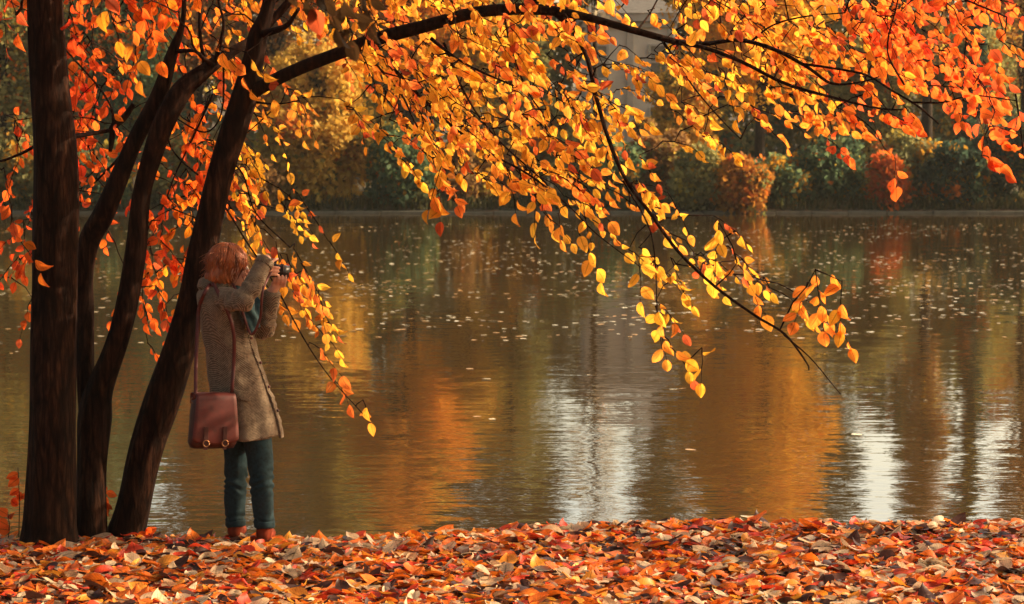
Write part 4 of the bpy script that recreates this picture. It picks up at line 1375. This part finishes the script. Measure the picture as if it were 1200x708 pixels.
# jeans --------------------------------------------------------------------
b = MB()
def leg(pts):
    q = spline(pts, 5)
    b.tube([Q3(a_[0], a_[1], a_[3]) for a_ in q], [a_[2] / 2 / F * PD for a_ in q], 20)
leg([(298, 488, 36, -.06), (302, 515, 34, -.07), (305, 540, 31, -.075), (306, 563, 28, -.085), (308, 590, 25.5, -.075), (309.5, 612, 23.5, -.07), (310, 619, 23, -.07)])
leg([(277, 488, 36, .06), (278, 515, 33, .06), (277, 540, 29.5, .06), (276, 563, 27, .055), (275, 590, 25, .06), (275.5, 612, 23, .065), (276, 617, 22.5, .065)])
ell(b, Q3(288, 492, 0), (.15, .15, .1))
jn = b.build('jeans', M['jeans'], person); remesh(jn, .008, 4)
kz = Q3(306, 563).z
def jf(x, y, z):
    p_ = Vector((x, y, z))
    k_ = math.exp(-((z - kz) / .07) ** 2) + .9 * math.exp(-((z - .11) / .05) ** 2)
    return .0065 * k_ * sin(z * 120 + 25 * x + 18 * y + 11 * mnoise.noise(p_ * 8)) + .008 * mnoise.noise(Vector((x * 14, y * 14, z * 7)))
displace(jn, jf)
for px, py, dy, w_ in ((310, 614, -.07, 24.5), (276, 612, .065, 23.8)):
    b = MB(); r_ = w_ / 2 / F * PD
    b.tube([Q3(px, py + 4, dy), Q3(px, py + 3, dy), Q3(px, py - 3, dy), Q3(px, py - 4, dy)], [r_ * .96, r_ * 1.02, r_ * 1.02, r_ * .96], 20)
    b.build('cuff', M['jeans'], jn)
# boots
for px, dy in ((309.5, -.07), (275.5, .065)):
    b = MB(); a0 = Q3(px, 612, dy)
    fwd = Vector((.15, .99, 0))
    gz = .012
    top = Vector((a0.x, a0.y, a0.z))
    limb_chain(b, [(top, .047), (Vector((a0.x, a0.y, .085)), .044), (Vector((a0.x, a0.y, .05)) - fwd * .006, .043)], 18)
    limb_chain(b, [(Vector((a0.x, a0.y, .052)), .04), (Vector((a0.x, a0.y, .045)) + fwd * .08, .036), (Vector((a0.x, a0.y, .038)) + fwd * .15, .028)], 16)
    bo = b.build('boot', M['boot'], person); remesh(bo, .007, 4)
    displace(bo, lambda x, y, z: .003 * mnoise.noise(Vector((x * 25, y * 25, z * 25))))
    b = MB(); outl = []
    for k in range(24):
        a_ = 2 * pi * k / 24
        outl.append(Vector((a0.x, a0.y, 0)) + fwd * (.062 + .115 * cos(a_)) + Vector((-fwd.y, fwd.x, 0)) * .043 * sin(a_))
    b.rings([[q + Vector((0, 0, -.004)) for q in outl], [q + Vector((0, 0, .02)) for q in outl]])
    b.build('sole', M['sole'], bo, bevel=.003)

# camera ---------------------------------------------------------------------
camr = empty('camera', CC)
tag(camr, 'small black camera with round lens held up to the eye of the person', 'camera')
Rc = Matrix((ca, cs_, cu)).transposed()
b = MB(); b.box(cl(0, 0, 0), (.042, .128, .076), Rc); b.box(cl(-.002, 0, .046), (.05, .044, .03), Rc); b.box(cl(.008, -.05, 0), (.05, .026, .07), Rc)
cb = b.build('shell', M['black'], camr, smooth=False, bevel=.005)
b = MB(); b.tube([cl(.015, 0, -.004), cl(.05, 0, -.004), cl(.052, 0, -.004), cl(.082, 0, -.004), cl(.084, 0, -.004), cl(.096, 0, -.004)], [.035, .035, .038, .038, .034, .037], 24)
ln = b.build('lens', M['black'], camr)
b = MB(); b.tube([cl(.0965, 0, -.004), cl(.098, 0, -.004)], [.027, .024], 20); b.build('front_glass', M['lens'], ln)
b = MB(); b.tube([cl(.055, 0, -.004), cl(.066, 0, -.004)], [.0392, .0392], 24); b.build('focus_ring', M['sole'], ln)
b = MB(); b.tube([cl(-.004, .045, .036), cl(-.004, .045, .047)], [.012, .012], 16); b.build('dial', M['silver'], camr)
b = MB(); b.box(cl(-.03, 0, .044), (.014, .03, .022), Rc); b.build('eyepiece', M['black'], camr, smooth=False, bevel=.003)
b = MB()
def band(mb_, pts, w_, th, nrm):
    pts = spline([tuple(p_) for p_ in pts], 6); rr = []
    for i, p_ in enumerate(pts):
        p_ = Vector(p_); t_ = Vector(pts[min(i + 1, len(pts) - 1)]) - Vector(pts[max(i - 1, 0)]); t_.normalize()
        n_ = Vector(nrm if not callable(nrm) else nrm(p_)); s_ = t_.cross(n_).normalized(); n2 = s_.cross(t_).normalized()
        rr.append([p_ + s_ * w_ / 2 + n2 * th / 2, p_ - s_ * w_ / 2 + n2 * th / 2, p_ - s_ * w_ / 2 - n2 * th / 2, p_ + s_ * w_ / 2 - n2 * th / 2])
    mb_.rings(rr)
band(b, [cl(0, -.066, .01), Q3(308, 340, -.27), Q3(305, 372, -.26), Q3(295, 392, -.24), Q3(287, 374, -.24), Q3(280, 350, -.24), Q3(273, 332, -.13)], .014, .003, (0, -1, .2))
b.build('strap', M['bag'], camr)

# shoulder bag -----------------------------------------------------------------
BC = Q3(249, 495, -.22)
bag = empty('shoulder_bag', Q3(249, 526, -.22))
tag(bag, 'dark oxblood leather satchel hanging at the hip of the person', 'bag')
Rb = Matrix.Rotation(R(24), 3, 'Z') @ Matrix.Rotation(R(2), 3, 'Y')
def bl(x, y, z):
    return BC + Rb @ Vector((x, y, z))
def rbox(w0, w1, d_, z0, z1, y0=0, n=28, pw_=5, steps=10, r_=.02):
    rr = []
    for i in range(steps + 1):
        t = i / steps; z = z0 + (z1 - z0) * t
        w_ = w0 + (w1 - w0) * t
        e_ = min(1, math.sqrt(max(0, 1 - max(0, 1 - min(t, 1 - t) * (z1 - z0) / r_) ** 2)) * .12 + .88)
        ring = []
        for k in range(n):
            a_ = 2 * pi * k / n
            ct, st = cos(a_), sin(a_)
            ring.append(bl(w_ / 2 * e_ * (abs(ct) ** (2 / pw_)) * (1 if ct > 0 else -1), y0 + d_ / 2 * e_ * (abs(st) ** (2 / pw_)) * (1 if st > 0 else -1) * (1 + .12 * sin(pi * t)), z))
        rr.append(ring)
    return rr
b = MB(); b.rings(rbox(.262, .225, .105, -.137, .145)); bb = b.build('bag_body', M['bagside'], bag)
displace(bb, lambda x, y, z: .004 * mnoise.noise(Vector((x * 14, y * 14, z * 14))))
# flap: sheet wrapping from the back edge over the top and down the front
b = MB(); rr = []
prof2 = [(.045, .10), (.05, .146), (.03, .158), (0, .160), (-.035, .158), (-.060, .146), (-.068, .11), (-.072, .05), (-.073, -.02), (-.070, -.085), (-.066, -.112)]
prof2 = spline(prof2, 3)
outer = []
for i, (yy, zz) in enumerate(prof2):
    t = i / (len(prof2) - 1)
    w_ = .222 + .042 * max(0, (.14 - zz) / .25)
    if t > .93:
        w_ -= (t - .93) * .5
    row = []
    for k in range(13):
        s_ = -1 + 2 * k / 12
        row.append(bl(s_ * w_ / 2, yy + .005 * s_ * s_, zz + (0 if t < .9 else .012 * s_ * s_)))
    outer.append(row)
vsn = [p_ for row in outer for p_ in row]; fsn = [(i * 13 + k, i * 13 + k + 1, (i + 1) * 13 + k + 1, (i + 1) * 13 + k) for i in range(len(outer) - 1) for k in range(12)]
b.add(vsn, fsn); fp = b.build('flap', M['bag'], bag)
md = fp.modifiers.new('thick', 'SOLIDIFY'); md.thickness = .004; md.offset = 0
for sx in (-.058, .048):
    b = MB(); b.box(bl(sx, -.079, -.065), (.024, .004, .10), Rb); b.box(bl(sx, -.076, -.125), (.022, .004, .03), Rb)
    st = b.build('buckle_strap', M['bagside'], bag, smooth=False, bevel=.001)
    b = MB()
    ringp = [bl(sx + .017 * cos(a_), -.084, -.105 + .017 * sin(a_)) for a_ in np.linspace(0, 2 * pi, 13)]
    b.tube(ringp, .0034, 6); b.build('buckle', M['brass'], st)
b = MB()
tl, tr_ = bl(-.112, 0, .12), bl(.112, .01, .12)
band(b, [tl, Q3(229, 462, -.28), Q3(229.5, 430, -.22), Q3(231, 396, -.15), Q3(233, 362, -.13), Q3(240, 343, -.19), Q3(247, 332, -.10)], .02, .003, (0, -1, .1))
band(b, [tr_, Q3(272, 455, -.205), Q3(274, 425, -.19), Q3(274, 392, -.215), Q3(268, 368, -.225), Q3(259, 350, -.225), Q3(252, 336, -.16), Q3(247, 331, -.09)], .02, .003, (0, -1, .1))
b.build('strap', M['bag'], bag)
for q in (tl, tr_):
    b = MB(); b.tube([q + Vector((.012 * cos(a_), -.004, .014 * sin(a_))) for a_ in np.linspace(0, 2 * pi, 11)], .0028, 6); b.build('ring', M['brass'], bag)

# ---- thin air between the near bank and the far trees

m, nt, out = new_mat('thin autumn haze')
pv = N(nt, 'ShaderNodeVolumePrincipled'); pv.inputs['Density'].default_value = .0002; pv.inputs['Color'].default_value = (.9, .88, .8, 1); pv.inputs['Anisotropy'].default_value = .3
nt.links.new(pv.outputs[0], out.inputs['Volume'])
b = MB(); b.box((0, 750, 15.5), (3100, 2500, 39)); hz_ = b.build('haze', m, smooth=False); tag(hz_, kind='stuff')


# ------------------------------------------------------------------ light
SUN_AZ, SUN_EL = 82, 27
world = bpy.data.worlds.new('World'); scene.world = world; world.use_nodes = True
wn = world.node_tree; bg = wn.nodes['Background']
sky = wn.nodes.new('ShaderNodeTexSky'); sky.sky_type = 'NISHITA'; sky.sun_disc = False
sky.sun_elevation = R(SUN_EL); sky.sun_rotation = R(SUN_AZ)
sky.air_density = 1.0; sky.dust_density = 5; sky.ozone_density = .6
tint_ = wn.nodes.new('ShaderNodeMix'); tint_.data_type = 'RGBA'; tint_.blend_type = 'MULTIPLY'; tint_.inputs[0].default_value = 1
tint_.inputs[7].default_value = (1.0, .86, .66, 1)
# added gain brightens the low sky ahead to whiten its reflection in the pond
def W_(t, **k):
    n_ = wn.nodes.new(t)
    for a_, b__ in k.items():
        setattr(n_, a_, b__)
    return n_
tcw = W_('ShaderNodeTexCoord')
dt = W_('ShaderNodeVectorMath', operation='DOT_PRODUCT'); dt.inputs[1].default_value = (.35, .93, 0)
wn.links.new(tcw.outputs['Generated'], dt.inputs[0])
m1 = W_('ShaderNodeMapRange', interpolation_type='SMOOTHSTEP'); m1.inputs['From Min'].default_value = .55; m1.inputs['From Max'].default_value = .95
wn.links.new(dt.outputs['Value'], m1.inputs['Value'])
cn = W_('ShaderNodeTexNoise'); cn.inputs['Scale'].default_value = 5; cn.inputs['Detail'].default_value = 5
cmap = W_('ShaderNodeMapping'); cmap.inputs['Scale'].default_value = (1, 1, 4)
wn.links.new(tcw.outputs['Generated'], cmap.inputs['Vector']); wn.links.new(cmap.outputs[0], cn.inputs['Vector'])
m2 = W_('ShaderNodeMapRange'); m2.inputs['From Min'].default_value = .3; m2.inputs['From Max'].default_value = .6; m2.inputs['To Min'].default_value = .55; m2.inputs['To Max'].default_value = 1
wn.links.new(cn.outputs['Fac'], m2.inputs['Value'])
cm = W_('ShaderNodeMath', operation='MULTIPLY'); wn.links.new(m1.outputs[0], cm.inputs[0]); wn.links.new(m2.outputs[0], cm.inputs[1])
gain = W_('ShaderNodeMath', operation='MULTIPLY_ADD'); gain.inputs[1].default_value = 2.3; gain.inputs[2].default_value = 1
wn.links.new(cm.outputs[0], gain.inputs[0])
gs = W_('ShaderNodeVectorMath', operation='SCALE')
wn.links.new(tint_.outputs[2], gs.inputs[0]); wn.links.new(gain.outputs[0], gs.inputs['Scale'])
wn.links.new(sky.outputs[0], tint_.inputs[6]); wn.links.new(gs.outputs[0], bg.inputs['Color']); bg.inputs['Strength'].default_value = .12
sl = bpy.data.lights.new('sun', 'SUN'); sl.energy = 5; sl.angle = R(.5); sl.color = (1, .77, .5)
so = bpy.data.objects.new('sun', sl); col.objects.link(so)
d = Vector((sin(R(SUN_AZ)) * cos(R(SUN_EL)), cos(R(SUN_AZ)) * cos(R(SUN_EL)), sin(R(SUN_EL))))
so.rotation_euler = d.to_track_quat('Z', 'Y').to_euler()
so.location = (20, 20, 30)

scene.view_settings.view_transform = 'Standard'; scene.view_settings.look = 'None'
scene.view_settings.gamma = 1; scene.view_settings.exposure = .98
scene.render.engine = 'CYCLES'
cy = scene.cycles
cy.use_denoising = True
cy.max_bounces = 6; cy.transmission_bounces = 4; cy.transparent_max_bounces = 4; cy.diffuse_bounces = 3; cy.glossy_bounces = 3
cy.caustics_reflective = False; cy.caustics_refractive = False
cy.sample_clamp_indirect = 6
